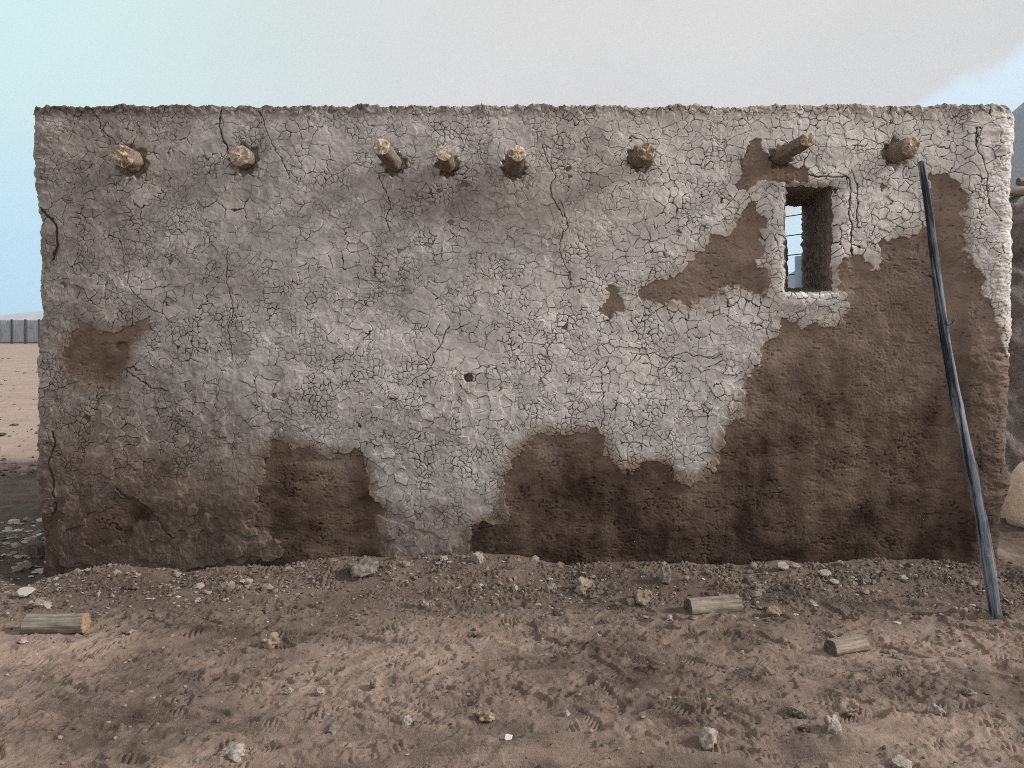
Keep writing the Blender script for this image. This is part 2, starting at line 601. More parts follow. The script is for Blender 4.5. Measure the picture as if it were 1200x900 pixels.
def adobe_fields(u, w):
    """height (m, outward), coat(3), earth(3) as functions of the position on the wall face"""
    wu = u + 5.0 * fbm(u / 38, w / 38, 3, 3) + 1.1 * vnoise(u / 6, w / 6, 9) + 0.6 * vnoise(u / 2.6, w / 2.6, 19)
    ww = w + 5.0 * fbm(u / 38 + 50, w / 38, 3, 5) + 1.1 * vnoise(u / 6 + 30, w / 6, 10) + 0.6 * vnoise(u / 2.6 + 9, w / 2.6, 20)
    eL, rL, sxL, syL = voro(wu, ww, 18.5, 1)
    eM, rM, sxM, syM = voro(wu, ww * 1.08, 11.0, 2)
    eS, rS, sxS, syS = voro(wu * 1.02, ww, 6.6, 4)
    syM = syM / 1.08; sxS = sxS / 1.02
    # --- where the coat has fallen off: whole flakes at a time
    qx = 0.55 * (sxM - wu + u) + 0.45 * (u + 3 * vnoise(u / 16, w / 16, 21))
    qy = 0.55 * (syM - ww + w) + 0.45 * (w + 3 * vnoise(u / 16, w / 16, 22))
    bare = np.zeros(u.shape, bool)
    for P in (P_BIG, P_WIN, P_S2, P_BEAM, P_LEFT, P_MID, P_BL, P_FOOT):
        a = np.array(P, float)
        lo, hi = a.min(0) - 25, a.max(0) + 25
        k = np.nonzero((u > lo[0]) & (u < hi[0]) & (w > lo[1]) & (w < hi[1]))
        if k[0].size:
            bare[k] |= inpoly(qx[k], qy[k], P)
    # small missing flakes
    miss = (RND[rS] < 0.002 + 0.012 * sstep(0.1, 0.5, fbm(u / 90, w / 90, 3, 31))) & (RND[(rS * 3 + 1) & 65535] < 0.45) & (w > 110)
    bareS = miss & (eS > 0.6)
    coat = 1.0 - (bare | bareS).astype(np.float32)
    # --- crack strength by region
    rg = fbm(u / 120, w / 120, 3, 41)
    rg2 = fbm(u / 55, w / 55, 3, 44)
    gR = sstep(690, 800, u) * sstep(430, 360, w) + 0.65 * gauss(u, w, 760, 420, 110, 100)
    gC = gauss(u, w, 560, 450, 230, 110)
    gL = gauss(u, w, 170, 320, 150, 100) + 0.6 * gauss(u, w, 110, 200, 100, 70)
    stain = gauss(u, w, 540, 240, 130, 60) + 0.8 * gauss(u, w, 690, 200, 60, 70)
    wL = np.clip(0.10 + 0.5 * gR + 0.55 * gL + 0.25 * gC + 0.75 * rg2 - 0.2 * stain, 0, 1)
    wM = np.clip(0.42 + 0.6 * gR + 0.35 * gC + 0.2 * gL + 0.95 * rg - 0.5 * stain, 0, 1)
    wS = np.clip(0.26 + 0.35 * gauss(u, w, 700, 400, 160, 130) + 0.28 * gC + 0.8 * fbm(u / 70, w / 70, 3, 47), 0, 1)
    # one mesh size at a time: where one net of cracks rules, the others fade
    aL = fbm(u / 85, w / 85, 3, 43) + 0.18 * gL - 0.10
    aM = fbm(u / 75, w / 75, 3, 45) + 0.22 * gR + 0.06
    aS = fbm(u / 80, w / 80, 3, 48) + 0.20 * gC + 0.10 - 0.10 * gR
    kL = sstep(-0.22, 0.10, aL - np.maximum(aM, aS))
    kM = sstep(-0.24, 0.04, aM - np.maximum(aL, aS))
    kS = sstep(-0.22, 0.06, aS - np.maximum(aL, aM))
    wL = np.clip(wL + 0.5, 0, 1) * kL; wM = np.clip(wM + 0.45, 0, 1) * kM; wS = np.clip(wS + 0.55, 0, 1) * kS
    lowfade = 1 - 0.55 * sstep(520, 600, w) * sstep(560, 400, u)
    brk = sstep(-0.55, 0.25, fbm(u / 26, w / 26, 3, 51))
    brk2 = sstep(-0.65, 0.2, fbm(u / 18, w / 18, 3, 53))
    thick = 0.85 + 0.5 * fbm(u / 30, w / 30, 2, 55)

    def prof(e, width):
        return 1 - sstep(width * 0.45, width * 1.25, e)
    strong = 0.78 + 0.12 * gR
    cr = np.maximum.reduce([
        prof(eL, 0.66 * thick * strong) * np.clip(wL * 1.5, 0, 1) * np.clip(brk + 0.5 * gR, 0, 1),
        prof(eM, 0.53 * thick * strong) * np.clip(wM * 1.4, 0, 1) * np.clip(brk2 + 0.6 * gR, 0, 1),
        prof(eS, 0.46 * thick) * wS * np.clip(brk2 + 0.2, 0, 1)])
    cr = cr * lowfade
    for pts, wd in CRACKS:
        a = np.array(pts, float)
        lo, hi = a.min(0) - 12, a.max(0) + 12
        k = np.nonzero((u > lo[0]) & (u < hi[0]) & (w > lo[1]) & (w < hi[1]))
        if k[0].size:
            dd = polydist(wu[k], ww[k], pts)
            cr[k] = np.maximum(cr[k], 1 - sstep(wd * 0.4, wd * 1.2, dd))
    # radial cracks and worn hollow round each beam
    hollow = np.zeros_like(u)
    for (bu, bw, ln, br, _) in BEAMS:
        k = np.nonzero((np.abs(u - bu) < 60) & (np.abs(w - bw) < 60))
        du, dw = u[k] - bu, w[k] - bw
        rr = np.hypot(du, dw)
        rp = br * K
        an = np.arctan2(dw, du)
        nz = vnoise(an * 2.1 + bu, rr * 0 + bw, 61)
        hollow[k] = np.maximum(hollow[k], 1 - sstep(rp * (1.0 + 0.3 * nz), rp * (1.38 + 0.6 * nz), rr))
        ra = np.abs(np.sin(an * 2.5 + bu + 1.5 * vnoise(rr / 12, an, 63)))
        rc = (1 - sstep(0.02, 0.09 + 0.5 / np.maximum(rr, 4), ra)) * sstep(rp * 2.9, rp * 1.7, rr)
        cr[k] = np.maximum(cr[k], rc * 0.8)
    nearb = sstep(0.0, 0.6, hollow)
    crk = cr * coat
    # --- tones
    tone = 0.40 + 0.36 * sstep(150, 900, u) + 0.08 * sstep(760, 960, u) * sstep(420, 300, w)
    for (cx, cy, sx, sy, am) in [(540, 235, 110, 38, -.22), (100, 225, 70, 60, -.13), (70, 350, 45, 90, -.10), (700, 190, 60, 50, -.10),
                                 (620, 330, 90, 60, .06), (480, 420, 150, 60, .14), (720, 440, 110, 70, .12), (880, 150, 70, 40, .05),
                                 (640, 290, 50, 40, -.10), (500, 330, 80, 50, -.10), (330, 320, 60, 60, .08), (390, 420, 60, 50, .06),
                                 (215, 230, 70, 60, -.02), (260, 380, 80, 40, .04), (200, 470, 90, 60, -.06), (760, 260, 50, 120, .06),
                                 (480, 640, 70, 50, -.12), (800, 500, 80, 40, -.08), (690, 140, 120, 25, .02), (1030, 200, 50, 60, .05),
                                 (960, 363, 50, 18, .0), (1165, 250, 25, 160, -.10)]:
        tone = tone + am * gauss(u, w, cx, cy, sx, sy)
    tone = tone - 0.24 * sstep(500, 660, w) - 0.16 * sstep(400, 600, w) * sstep(480, 150, u)
    tone = tone + 0.08 * fbm(u / 60, w / 45, 4, 71) + 0.10 * vnoise(u / 5, w / 5, 74) + 0.02
    streak = fbm(u / 22, w / 260, 3, 76)
    tone = tone + 0.06 * streak
    cellr = np.where(wM > 0.45, RND[rM], RND[rL])
    tone = tone + (cellr - 0.5) * 0.16 + (RND[rS] - 0.5) * 0.10
    # paler lifted rims beside the cracks and along the broken edge of the coat
    rim = np.clip(prof(eM, 3.2) * wM + prof(eL, 3.6) * wL, 0, 1) * sstep(-0.2, 0.4, rg)
    tone = tone + 0.10 * rim
    stainb = 0.85 * sstep(400, 610, w) * sstep(480, 170, u) + 0.6 * sstep(545, 650, w) + 0.35 * gauss(u, w, 560, 235, 140, 40) \
        + 0.25 * gauss(u, w, 690, 190, 60, 80) + 0.35 * sstep(330, 60, u) + 0.18 * fbm(u / 80, w / 60, 3, 81)
    stainb = np.clip(stainb + 0.35 * nearb, 0, 0.95)
    # mud: paler and dry above, damp and dark toward the foot, with streaks and blotches
    mt = 0.70 - 0.34 * sstep(320, 520, w) - 0.20 * sstep(540, 650, w)
    blur = boxblur(coat, 15, 2)
    wide = boxblur(coat, 41, 3)
    stainb = np.clip(stainb + 0.6 * sstep(0.98, 0.45, wide) * sstep(380, 520, w) + 0.5 * sstep(0.95, 0.5, wide), 0, 0.95)
    tone = tone - 0.13 * sstep(0.98, 0.5, wide) * sstep(430, 560, w) * (0.7 + fbm(u / 28, w / 50, 3, 88))
    mt = mt + 0.42 * blur * np.clip(0.35 + fbm(u / 24, w / 24, 3, 89), 0, 1)
    mt = mt + 0.24 * fbm(u / 70, w / 55, 4, 91) + 0.12 * fbm(u / 26, w / 130, 3, 94) + 0.10 * fbm(u / 20, w / 16, 3, 95)
    for (cx, cy, sx, sy, am) in [(930, 420, 60, 35, .10), (1010, 410, 60, 50, .14), (960, 490, 40, 60, -.12), (640, 555, 22, 45, .16),
                                 (730, 570, 45, 40, -.10), (1105, 300, 30, 60, .10), (880, 470, 20, 30, .10), (840, 640, 60, 25, -.12),
                                 (1060, 470, 60, 50, -.02), (600, 640, 40, 20, .04), (370, 570, 30, 30, .06), (120, 415, 40, 22, -.14),
                                 (870, 310, 30, 30, .06), (1100, 560, 60, 60, -.06), (1000, 540, 60, 40, .06), (960, 650, 90, 14, -.14), (130, 620, 40, 20, -.12),
                                 (330, 660, 40, 10, -.1), (380, 620, 50, 20, -.1)]:
        mt = mt + am * gauss(u, w, cx, cy, sx, sy)
    mt = np.where(u > 1135, mt + 0.12 * sstep(1135, 1165, u) * sstep(600, 420, w), mt)
    mt = np.where(bareS & ~bare, mt - 0.12, mt)
    # pitted clusters where straw and stones have dropped out
    pitm = sstep(0.25, 0.55, fbm(u / 30, w / 24, 2, 97)) * sstep(420, 560, w)
    pit = sstep(0.1, 0.45, vnoise(u / 4.2, w / 3.6, 99)) * pitm
    dent = sstep(0.50, 0.66, fbm(u / 14, w / 8, 3, 101))
    mt = mt - 0.16 * pit
    pit2 = sstep(0.50, 0.62, vnoise(u / 5.5, w / 3.6, 103)) * sstep(-0.1, 0.3, fbm(u / 45, w / 40, 2, 104))
    mt = mt - 0.14 * pit2
    # --- heights (metres)
    h = 0.012 * fbm(u / 130, w / 110, 3, 111) + 0.004 * fbm(u / 40, w / 40, 3, 114)
    tilt = ((RND[rM] - .5) * (wu - sxM) + (RND[(rM * 5 + 7) & 65535] - .5) * (ww - syM * 1.08)) * 0.00022
    tiltL = ((RND[rL] - .5) * (wu - sxL) + (RND[(rL * 5 + 7) & 65535] - .5) * (ww - syL)) * 0.00018
    plast = 0.0075 + tilt * (0.4 + wM) + tiltL * (0.4 + wL) + 0.0006 * rim + 0.0012 * fbm(u / 6, w / 6, 2, 117) - 0.0028 * crk
    rough = 1 + 1.4 * sstep(1135, 1160, u)
    mudh = 0.0014 * fbm(u / 12, w / 10, 4, 121) * rough - 0.006 * pit - 0.006 * pit2 - 0.004 * dent + 0.0015 * vnoise(u / 3, w / 3, 125)
    course = np.sin((w - 520) / 22 * 2 * np.pi + 1.2 * fbm(u / 60, w / 60, 2, 127))
    mudh = mudh + 0.0012 * course * inpoly(u, w, P_MID)
    h = h + np.where(coat > 0.5, plast, mudh)
    # hollows
    h = h - 0.030 * hollow
    soft = np.zeros_like(tone)
    for (cx, cy, sx_, sy_) in [(840, 345, 60, 13), (790, 352, 40, 12), (876, 450, 22, 70), (830, 550, 40, 20), (640, 506, 25, 8), (150, 600, 90, 60),
                               (110, 442, 50, 14), (297, 620, 12, 40), (1128, 270, 12, 70), (735, 550, 30, 8), (985, 350, 14, 30), (450, 640, 12, 40), (555, 630, 14, 20), (790, 560, 20, 10)]:
        soft = np.maximum(soft, gauss(u, w, cx, cy, sx_, sy_))
    soft = sstep(0.15, 0.6, soft)
    cs = sstep(0.32, 0.66, blur + 0.46 * fbm(u / 7.5, w / 8.5, 4, 135, 0.6))
    coat = coat * (1 - soft) + cs * soft
    coat = coat * (1 - 0.85 * nearb * (RND[rM] < 0.6))
    k549 = gauss(u, w, 549, 443, 6, 5.5)
    k549 = sstep(0.3, 0.6, k549 + 0.12 * vnoise(u / 3, w / 3, 131))
    h = h - 0.022 * k549
    coat = coat * (1 - k549)
    mt = mt - 0.1 * k549
    k2 = sstep(0.3, 0.7, gauss(u, w, 142, 406, 8, 6)) * 0.03
    h = h - k2
    # frame of thicker coat round the window opening
    a = np.array(HOLE, float)
    kk = np.nonzero((u > 850) & (u < 1050) & (w > 150) & (w < 420))
    if kk[0].size:
        dd = polydist(u[kk], w[kk], HOLE, True)
        h[kk] += 0.012 * (1 - sstep(10, 26, dd + 5 * vnoise(u[kk] / 14, w[kk] / 14, 133)))
    return h, np.stack([coat, np.clip(crk * (1 - nearb * .3), 0, 1), np.clip(tone, 0, 1)], -1), \
        np.stack([np.clip(mt, 0, 1), stainb, RND[rM]], -1)


ZTOP = w2Z(124.0)
XL, XR = u2X(36), u2X(1188)
WT = 0.49                     # wall thickness
LEFT_E = [(110, 38), (125, 38), (150, 39), (200, 41), (240, 43), (262, 46), (280, 45), (300, 48), (330, 47), (360, 50), (390, 48), (420, 46),
          (480, 45), (500, 43), (560, 44), (598, 43), (606, 47), (640, 49), (700, 50)]
RIGHT_E = [(110, 1184), (126, 1184), (135, 1188), (150, 1189), (165, 1187), (190, 1186), (250, 1184), (300, 1184), (400, 1183), (480, 1182), (530, 1181),
           (556, 1181), (566, 1184), (576, 1184), (590, 1179), (604, 1173), (640, 1171), (700, 1170)]


def hole_sd(u, w):
    dd = polydist(u, w, HOLE, True)
    ins = inpoly(u, w, HOLE)
    return np.where(ins, -dd, dd)


def build_front_wall(parent):
    step = 0.0035
    # plan path: left return, corner, front, corner, right return
    rl, rr = 0.07, 0.12
    path = []
    for y in np.linspace(WT - 0.02, rl, 14)[:-1]:
        path.append((XL, y, -1, 0))
    for a in np.linspace(0, math.pi / 2, 22)[:-1]:
        path.append((XL + rl - rl * math.cos(a), rl - rl * math.sin(a), -math.cos(a), -math.sin(a)))
    for x in np.arange(XL + rl, XR - rr, step):
        path.append((x, 0, 0, -1))
    for a in np.linspace(0, math.pi / 2, 36):
        path.append((XR - rr + rr * math.sin(a), rr - rr * math.cos(a), math.sin(a), -math.cos(a)))
    for y in np.linspace(rr, WT - 0.02, 14)[1:]:
        path.append((XR, y, 1, 0))
    p = np.array(path)
    seg = np.hypot(np.diff(p[:, 0]), np.diff(p[:, 1]))
    s = np.concatenate([[0], np.cumsum(seg)])
    i0 = int(np.argmin(np.abs(p[:, 0] + (np.abs(p[:, 1]) > 1e-6) * 99)))   # a front column near x = 0
    s = s - s[i0] + p[i0, 0]
    # rows: up the face, round the top arris, back over the top
    rt = 0.016
    rows = [(z, 0.0, 0.0) for z in np.arange(-0.22, ZTOP - rt, step)]      # z, inset, up-ness
    for a in np.linspace(0, math.pi / 2, 10):
        rows.append((ZTOP - rt + rt * math.sin(a), rt - rt * math.cos(a), math.sin(a)))
    for q in np.linspace(rt, 0.10, 9)[1:]:
        rows.append((ZTOP, q, 1.0))
    r = np.array(rows)
    tl = np.concatenate([[0], np.cumsum(np.hypot(np.diff(r[:, 0]), np.diff(r[:, 1])))]) + r[0, 0]
    nr, nc = len(r), len(p)
    u = X2u(np.broadcast_to(s[None, :], (nr, nc))).astype(np.float32)
    w = Z2w(np.broadcast_to(tl[:, None], (nr, nc))).astype(np.float32)
    h, coat, earth = adobe_fields(u, w)
    up = r[:, 2][:, None]
    nx, ny = p[:, 2][None, :], p[:, 3][None, :]
    x = p[:, 0][None, :] - nx * r[:, 1][:, None]
    y = p[:, 1][None, :] - ny * r[:, 1][:, None]
    z = np.broadcast_to(r[:, 0][:, None], (nr, nc)).copy()
    # ragged outer edges
    le = np.interp(w[:, 0], [a for a, _ in LEFT_E], [b for _, b in LEFT_E]) - 40
    re = np.interp(w[:, 0], [a for a, _ in RIGHT_E], [b for _, b in RIGHT_E]) - 1184
    x = x + (le / K)[:, None] * sstep(-2.72, -2.98, x) + (re / K)[:, None] * sstep(2.85, 3.08, x)
    edge = np.maximum(sstep(-2.80, -3.0, x), sstep(2.9, 3.1, x))
    h = h + 0.009 * edge * fbm(u / 22, w / 12, 5, 141, 0.6) + 0.012 * edge * fbm(u / 60, w / 50, 2, 143)
    # a shallow pilaster line near the right end
    h = h + 0.02 * sstep(1124, 1136, u + 5 * vnoise(w / 30, w * 0, 145))
    crumb = sstep(ZTOP - 0.10, ZTOP - 0.01, z)
    dz = crumb * (0.016 * fbm(u / 60, u * 0 + 3, 3, 151) + 0.011 * fbm(u / 9, w / 9, 5, 153, 0.65) + 0.004 * vnoise(u / 2.6, w / 2.6, 155) - 0.002)
    h = h + crumb * (0.008 * fbm(u / 9, w / 9, 3, 157))
    hz = up
    hn = np.sqrt(np.maximum(1 - up * up, 0))
    x = x + nx * hn * h
    y = y + ny * hn * h
    z = z + hz * h * 0.5 + dz
    coat[..., 2] = np.clip(coat[..., 2] - crumb * (0.10 + 0.22 * sstep(0.0, 0.4, fbm(u / 16, w / 9, 3, 159))) - 0.25 * sstep(ZTOP - 0.03, ZTOP, z), 0, 1)
    # dark wear along the crest
    earth[..., 1] = np.clip(earth[..., 1] + 0.5 * crumb, 0, 1)
    f = grid_faces(nr, nc)
    # opening
    sd = np.full(u.shape, 99.0, np.float32)
    kk = np.nonzero((u > 900) & (u < 1000) & (w > 200) & (w < 360))
    wob = 2.2 * vnoise(u[kk] / 9, w[kk] / 9, 161) + 1.0 * vnoise(u[kk] / 3.5, w[kk] / 3.5, 162)
    sd[kk] = hole_sd(u[kk], w[kk]) + wob
    sdf = sd.ravel()
    # roll the arris of the opening inward
    roll = np.where(sd < 6, (6 - np.clip(sd, 0, 6)) / 6, 0)
    y = y + 0.035 * roll ** 2
    keep = (sdf[f] > 0).any(1)
    f = f[keep]
    v = np.stack([x, y, z], -1).reshape(-1, 3)
    nfront = len(v)
    # back face, coarse, with the same opening left free
    bx = np.linspace(XL + 0.03, XR - 0.03, 160)
    bz = np.linspace(-0.22, ZTOP - 0.015, 76)
    gx, gz = np.meshgrid(bx, bz)
    gy = np.full(gx.shape, WT) + 0.015 * fbm(gx * 3, gz * 3, 3, 171)
    top = []
    bu, bw = X2u(gx), Z2w(gz)
    fb = grid_faces(*gx.shape, flip=True)
    cxb, czb = u2X(968), w2Z(0.5 * (217 + 342))
    inb = ((gx > 1.87) & (gx < 2.02) & (gz > 1.76) & (gz < 2.37)).ravel()
    fb = fb[~inb[fb].any(1)]
    vb = np.stack([gx, gy, gz], -1).reshape(-1, 3)
    # top strip of the back half
    tx = np.linspace(XL + 0.03, XR - 0.03, 400)
    ty = np.linspace(0.085, WT, 8)
    hx, hy = np.meshgrid(tx, ty)
    hz2 = np.full(hx.shape, ZTOP - 0.012) + 0.012 * fbm(hx * 9, hy * 9, 3, 173)
    ft = grid_faces(*hx.shape)
    vt = np.stack([hx, hy, hz2], -1).reshape(-1, 3)
    V = np.concatenate([v, vb, vt])
    F = np.concatenate([f, fb + nfront, ft + nfront + len(vb)])
    n2 = len(vb) + len(vt)
    ca = np.concatenate([coat.reshape(-1, 3), np.tile([[0.0, 0.0, 0.4]], (n2, 1))])
    ea = np.concatenate([earth.reshape(-1, 3), np.tile([[0.45, 0.4, 0.5]], (n2, 1))])
    me = mesh_np('front_wall', V, F, {'coat': ca, 'earth': ea})
    o = link('front_wall', me, M['adobe'], parent)
    # lining of the opening (splayed jambs, soffit, sill)
    n = 160
    hp = np.array(HOLE, float)
    per = np.concatenate([[0], np.cumsum(np.hypot(*np.diff(np.vstack([hp, hp[:1]]), axis=0).T))])
    ss = np.linspace(0, per[-1], n, endpoint=False)
    hu = np.interp(ss, per, np.append(hp[:, 0], hp[0, 0]))
    hw = np.interp(ss, per, np.append(hp[:, 1], hp[0, 1]))
    fu = (hu - 920) / 57.0
    fw = (hw - 217) / 125.0
    xb = 1.855 + fu * (2.005 - 1.855)
    zb = 2.352 + fw * (1.775 - 2.352)
    # left rear arris leans: further right toward the sill
    xb = xb + 0.040 * np.clip(1 - fu * 3, 0, 1) * sstep(0.35, 0.5, fw)
    L = []
    for k, q in enumerate(np.linspace(0, 1, 34)):
        xx = u2X(hu) + (xb - u2X(hu)) * q
        zz = w2Z(hw) + (zb - w2Z(hw)) * q
        ex = 0.020 * max(0.0, 1 - q * 9)          # the mouth flares under the front sheet
        cx, cz = 1.83 + 0.1 * q, 2.06
        sx = np.sign(xx - cx); sz = np.sign(zz - cz)
        nn = 0.010 * fbm(ss / 9, ss * 0 + q * 22, 3, 181) + 0.012 * (q > 0.45) * (vnoise(ss / 5, ss * 0 + q * 7, 182) * 0.7 + 0.25)
        onx = (np.minimum(fu, 1 - fu) < 0.08) * 1.0
        onz = (np.minimum(fw, 1 - fw) < 0.06) * 1.0
        xx = xx + sx * (ex * onx) - sx * nn * onx
        zz = zz + sz * (ex * onz) - sz * nn * onz
        yy = np.full(n, -0.004 + 0.022 * (q > 0) + q * (WT - 0.006))
        if k == 0:
            yy = np.full(n, 0.028)
        L.append(np.stack([xx, yy, zz], -1))
    V = np.concatenate(L)
    F = []
    for k in range(len(L) - 1):
        for j in range(n):
            j2 = (j + 1) % n
            F.append((k * n + j, k * n + j2, (k + 1) * n + j2, (k + 1) * n + j))
    rv = link('window_reveal', mesh_np('window_reveal', V, np.array(F)), M['reveal'], parent)
    return o


def slab(name, x0, x1, y0, y1, z0, z1, mat, parent=None, step=0.05, amp=0.02, seed=0, topf=None):
    """a rough earth wall: closed box of grids with noise"""
    bm = bmesh.new()
    bmesh.ops.create_cube(bm, size=1)
    for v in bm.verts:
        v.co = Vector((x0 + (v.co.x + .5) * (x1 - x0), y0 + (v.co.y + .5) * (y1 - y0), z0 + (v.co.z + .5) * (z1 - z0)))
    for ax, ln in ((0, x1 - x0), (1, y1 - y0), (2, z1 - z0)):
        for q in np.arange(step, ln - step * 0.4, step):
            co = Vector((x0, y0, z0)); co[ax] += q
            no = Vector((0, 0, 0)); no[ax] = 1
            bmesh.ops.bisect_plane(bm, geom=bm.verts[:] + bm.edges[:] + bm.faces[:], plane_co=co, plane_no=no)
    bm.normal_update()
    me = bpy.data.meshes.new(name)
    bm.to_mesh(me)
    co = np.empty(len(me.vertices) * 3, np.float32); me.vertices.foreach_get('co', co)
    co = co.reshape(-1, 3)
    no = np.empty(len(me.vertices) * 3, np.float32); me.vertices.foreach_get('normal', no)
    no = no.reshape(-1, 3)
    a = co[:, 0] + co[:, 1] * 0.83
    h = amp * (fbm(a * 2.3, co[:, 2] * 2.6, 4, seed) + 0.6 * fbm(a * 9, co[:, 2] * 9 + co[:, 1], 3, seed + 7))
    co = co + no * h[:, None]
    if topf is not None:
        co[:, 2] += topf(co) * sstep(z0 + 0.5 * (z1 - z0), z1, co[:, 2])
    me.vertices.foreach_set('co', co.astype(np.float32).ravel())
    me.polygons.foreach_set('use_smooth', np.full(len(me.polygons), True))
    me.update()
    bm.free()
    return link(name, me, mat, parent)


# ------------------------------------------------------------------ ground (one sheet to the horizon)
def build_ground():
    def geo(a, step, ratio, end):
        r = []
        q = a
        while q < end:
            step *= ratio
            q += step
            r.append(q)
        return r
    xs_n = np.arange(-3.75, 3.75, 0.0055)
    gx = np.array(geo(3.75, 0.006, 1.10, 600))
    xs = np.concatenate([-gx[::-1], xs_n, gx])
    ys_n = np.arange(-2.75, 0.06, 0.0055)
    yb = np.array(geo(2.75, 0.006, 1.16, 60))
    yf = np.array(geo(0.06, 0.006, 1.018, 14))
    yff = np.array(geo(yf[-1], 0.26, 1.10, 600))
    ys = np.concatenate([-yb[::-1], ys_n, yf, yff])
    nr, nc = len(ys), len(xs)
    x, y = np.meshgrid(xs, ys)
    z = ground_low(x, y)
    near = np.exp(-(np.maximum(np.hypot(x, np.clip(y, -99, 99)) - 12, 0) / 8) ** 2)
    z = z + (0.014 * fbm(x * 1.1, y * 1.3, 3, 201) - 0.004) * near * (1 - 0.6 * sstep(-0.5, -0.05, y) * (y < 0.4))
    z = z + 0.0085 * fbm(x * 4.2, y * 6.5, 4, 205, 0.55) * near
    i0, i1 = np.searchsorted(xs, -3.75), np.searchsorted(xs, 3.75)
    j0, j1 = np.searchsorted(ys, -2.75), np.searchsorted(ys, 0.1)
    sx, sy = x[j0:j1, i0:i1], y[j0:j1, i0:i1]
    zz = np.zeros_like(sx)
    # kneaded, trodden earth: sharp little ridges
    kn0 = sstep(-0.3, 0.3, fbm(sx * 1.4, sy * 2.0, 3, 228))
    rid = 1 - np.abs(fbm(sx * 9, sy * 12, 3, 211)) * 2.2
    tr = sstep(-0.45, -1.0, sy) * sstep(-2.7, -2.2, sy)
    zz += 0.007 * kn0 * np.clip(rid, -0.5, 1) * tr * sstep(-0.4, 0.3, fbm(sx * 1.7, sy * 2.2, 2, 213))
    # cast-up crumbs near the wall
    crum = voro(sx, sy, 0.030, 31)[0]
    zz += 0.016 * sstep(0.0, 0.012, crum) * sstep(-0.95, -0.35, sy) * sstep(0.05, 0.35, fbm(sx * 6, sy * 6, 3, 216))
    kn = 0.22 + 0.78 * sstep(-0.25, 0.3, fbm(sx * 1.4, sy * 2.0, 3, 228))
    zz += 0.0050 * kn * fbm(sx * 30, sy * 34, 4, 218, 0.6)
    cl2 = voro(sx + 0.02 * vnoise(sx * 20, sy * 20, 33), sy, 0.055, 35)[0]
    zz += 0.007 * sstep(0.0, 0.018, cl2) * sstep(0.1, 0.45, fbm(sx * 3.1, sy * 4, 3, 226)) * tr
    for cell_, amp_, prob_, sd_ in ((0.020, 0.006, 0.26, 41), (0.036, 0.008, 0.15, 42), (0.070, 0.010, 0.05, 43)):
        e_, r_, ax_, ay_ = voro(sx + 0.25 * cell_ * vnoise(sx / cell_ * 1.7, sy / cell_ * 1.7, 44), sy, cell_, sd_)
        pm = prob_ * kn * (0.4 + 1.4 * sstep(-0.2, 0.5, fbm(sx * 2.3 + sd_, sy * 3.0, 3, 227)))
        on = RND[r_] < pm
        zz += np.where(on, amp_ * (0.4 + RND[(r_ * 3 + 5) & 65535]) * sstep(0.0, cell_ * 0.36, e_), 0) * sstep(-0.02, -0.12, sy)
    # shoe prints
    rs = np.random.RandomState(5)

    def window(cx, cy, rad):
        a0, a1 = np.searchsorted(xs[i0:i1], [cx - rad, cx + rad])
        b0, b1 = np.searchsorted(ys[j0:j1], [cy - rad, cy + rad])
        return slice(b0, b1), slice(a0, a1)
    for k in range(330):
        cx = rs.uniform(-3.3, 3.3)
        cy = rs.uniform(-2.45, -0.62)
        an = (rs.choice([0, math.pi]) + rs.normal(0, 0.5)) if rs.rand() < 0.75 else rs.uniform(0, 6.28)
        L = rs.uniform(0.125, 0.145)
        Bw = L * 0.36
        sl_ = window(cx, cy, 0.22)
        qx, qy = sx[sl_] - cx, sy[sl_] - cy
        if qx.size == 0:
            continue
        a = qx * math.cos(an) + qy * math.sin(an)
        b = -qx * math.sin(an) + qy * math.cos(an)
        wid = Bw * (0.80 + 0.25 * sstep(-0.02, 0.07, a) - 0.16 * gauss(a, b * 0, -0.025, 0, 0.035, 1))
        e = np.sqrt((a / L) ** 2 + (b / wid) ** 2) + 0.10 * fbm(qx * 18 + k, qy * 18, 2, 221)
        ins = 1 - sstep(0.84, 0.98, e)
        dep = rs.uniform(0.006, 0.013)
        per_ = rs.uniform(0.018, 0.026)
        mode = rs.randint(3)
        if mode == 0:
            tread = np.sin(a / per_ * 6.283)
        elif mode == 1:
            tread = np.sin((a + np.abs(b) * 0.9) / per_ * 6.283)
        else:
            tread = np.sin(np.hypot(a - 0.05, b) / per_ * 6.283)
        tread = tread * (np.abs(a + 0.02) > 0.018)
        fade = sstep(-0.3, 0.3, fbm(qx * 7 + k * 3, qy * 7, 2, 223))
        rim = np.exp(-((e - 1.10) / 0.12) ** 2) * fade
        zz[sl_] = zz[sl_] * (1 - 0.75 * ins) + (-dep * ins + 0.0058 * tread * ins * (0.3 + 0.7 * fade) + 0.6 * dep * rim)
    # scuffs: crescents pushed up by heels and stones
    for k in range(150):
        cx, cy = rs.uniform(-3.4, 3.4), rs.uniform(-2.5, -0.6)
        an = rs.normal(0, 0.5)
        rad = rs.uniform(0.04, 0.14)
        sl_ = window(cx, cy, rad * 2)
        qx, qy = sx[sl_] - cx, sy[sl_] - cy
        a = qx * math.cos(an) + qy * math.sin(an)
        b = -qx * math.sin(an) + qy * math.cos(an)
        e = np.hypot(a * 0.5, b * 1.6) / rad + 0.25 * fbm(qx * 14 + k, qy * 14, 2, 231)
        zz[sl_] += rs.uniform(0.005, 0.013) * (np.exp(-((e - 0.55) / 0.18) ** 2) * (b > -0.2 * rad) - 0.8 * np.exp(-(e / 0.42) ** 2))
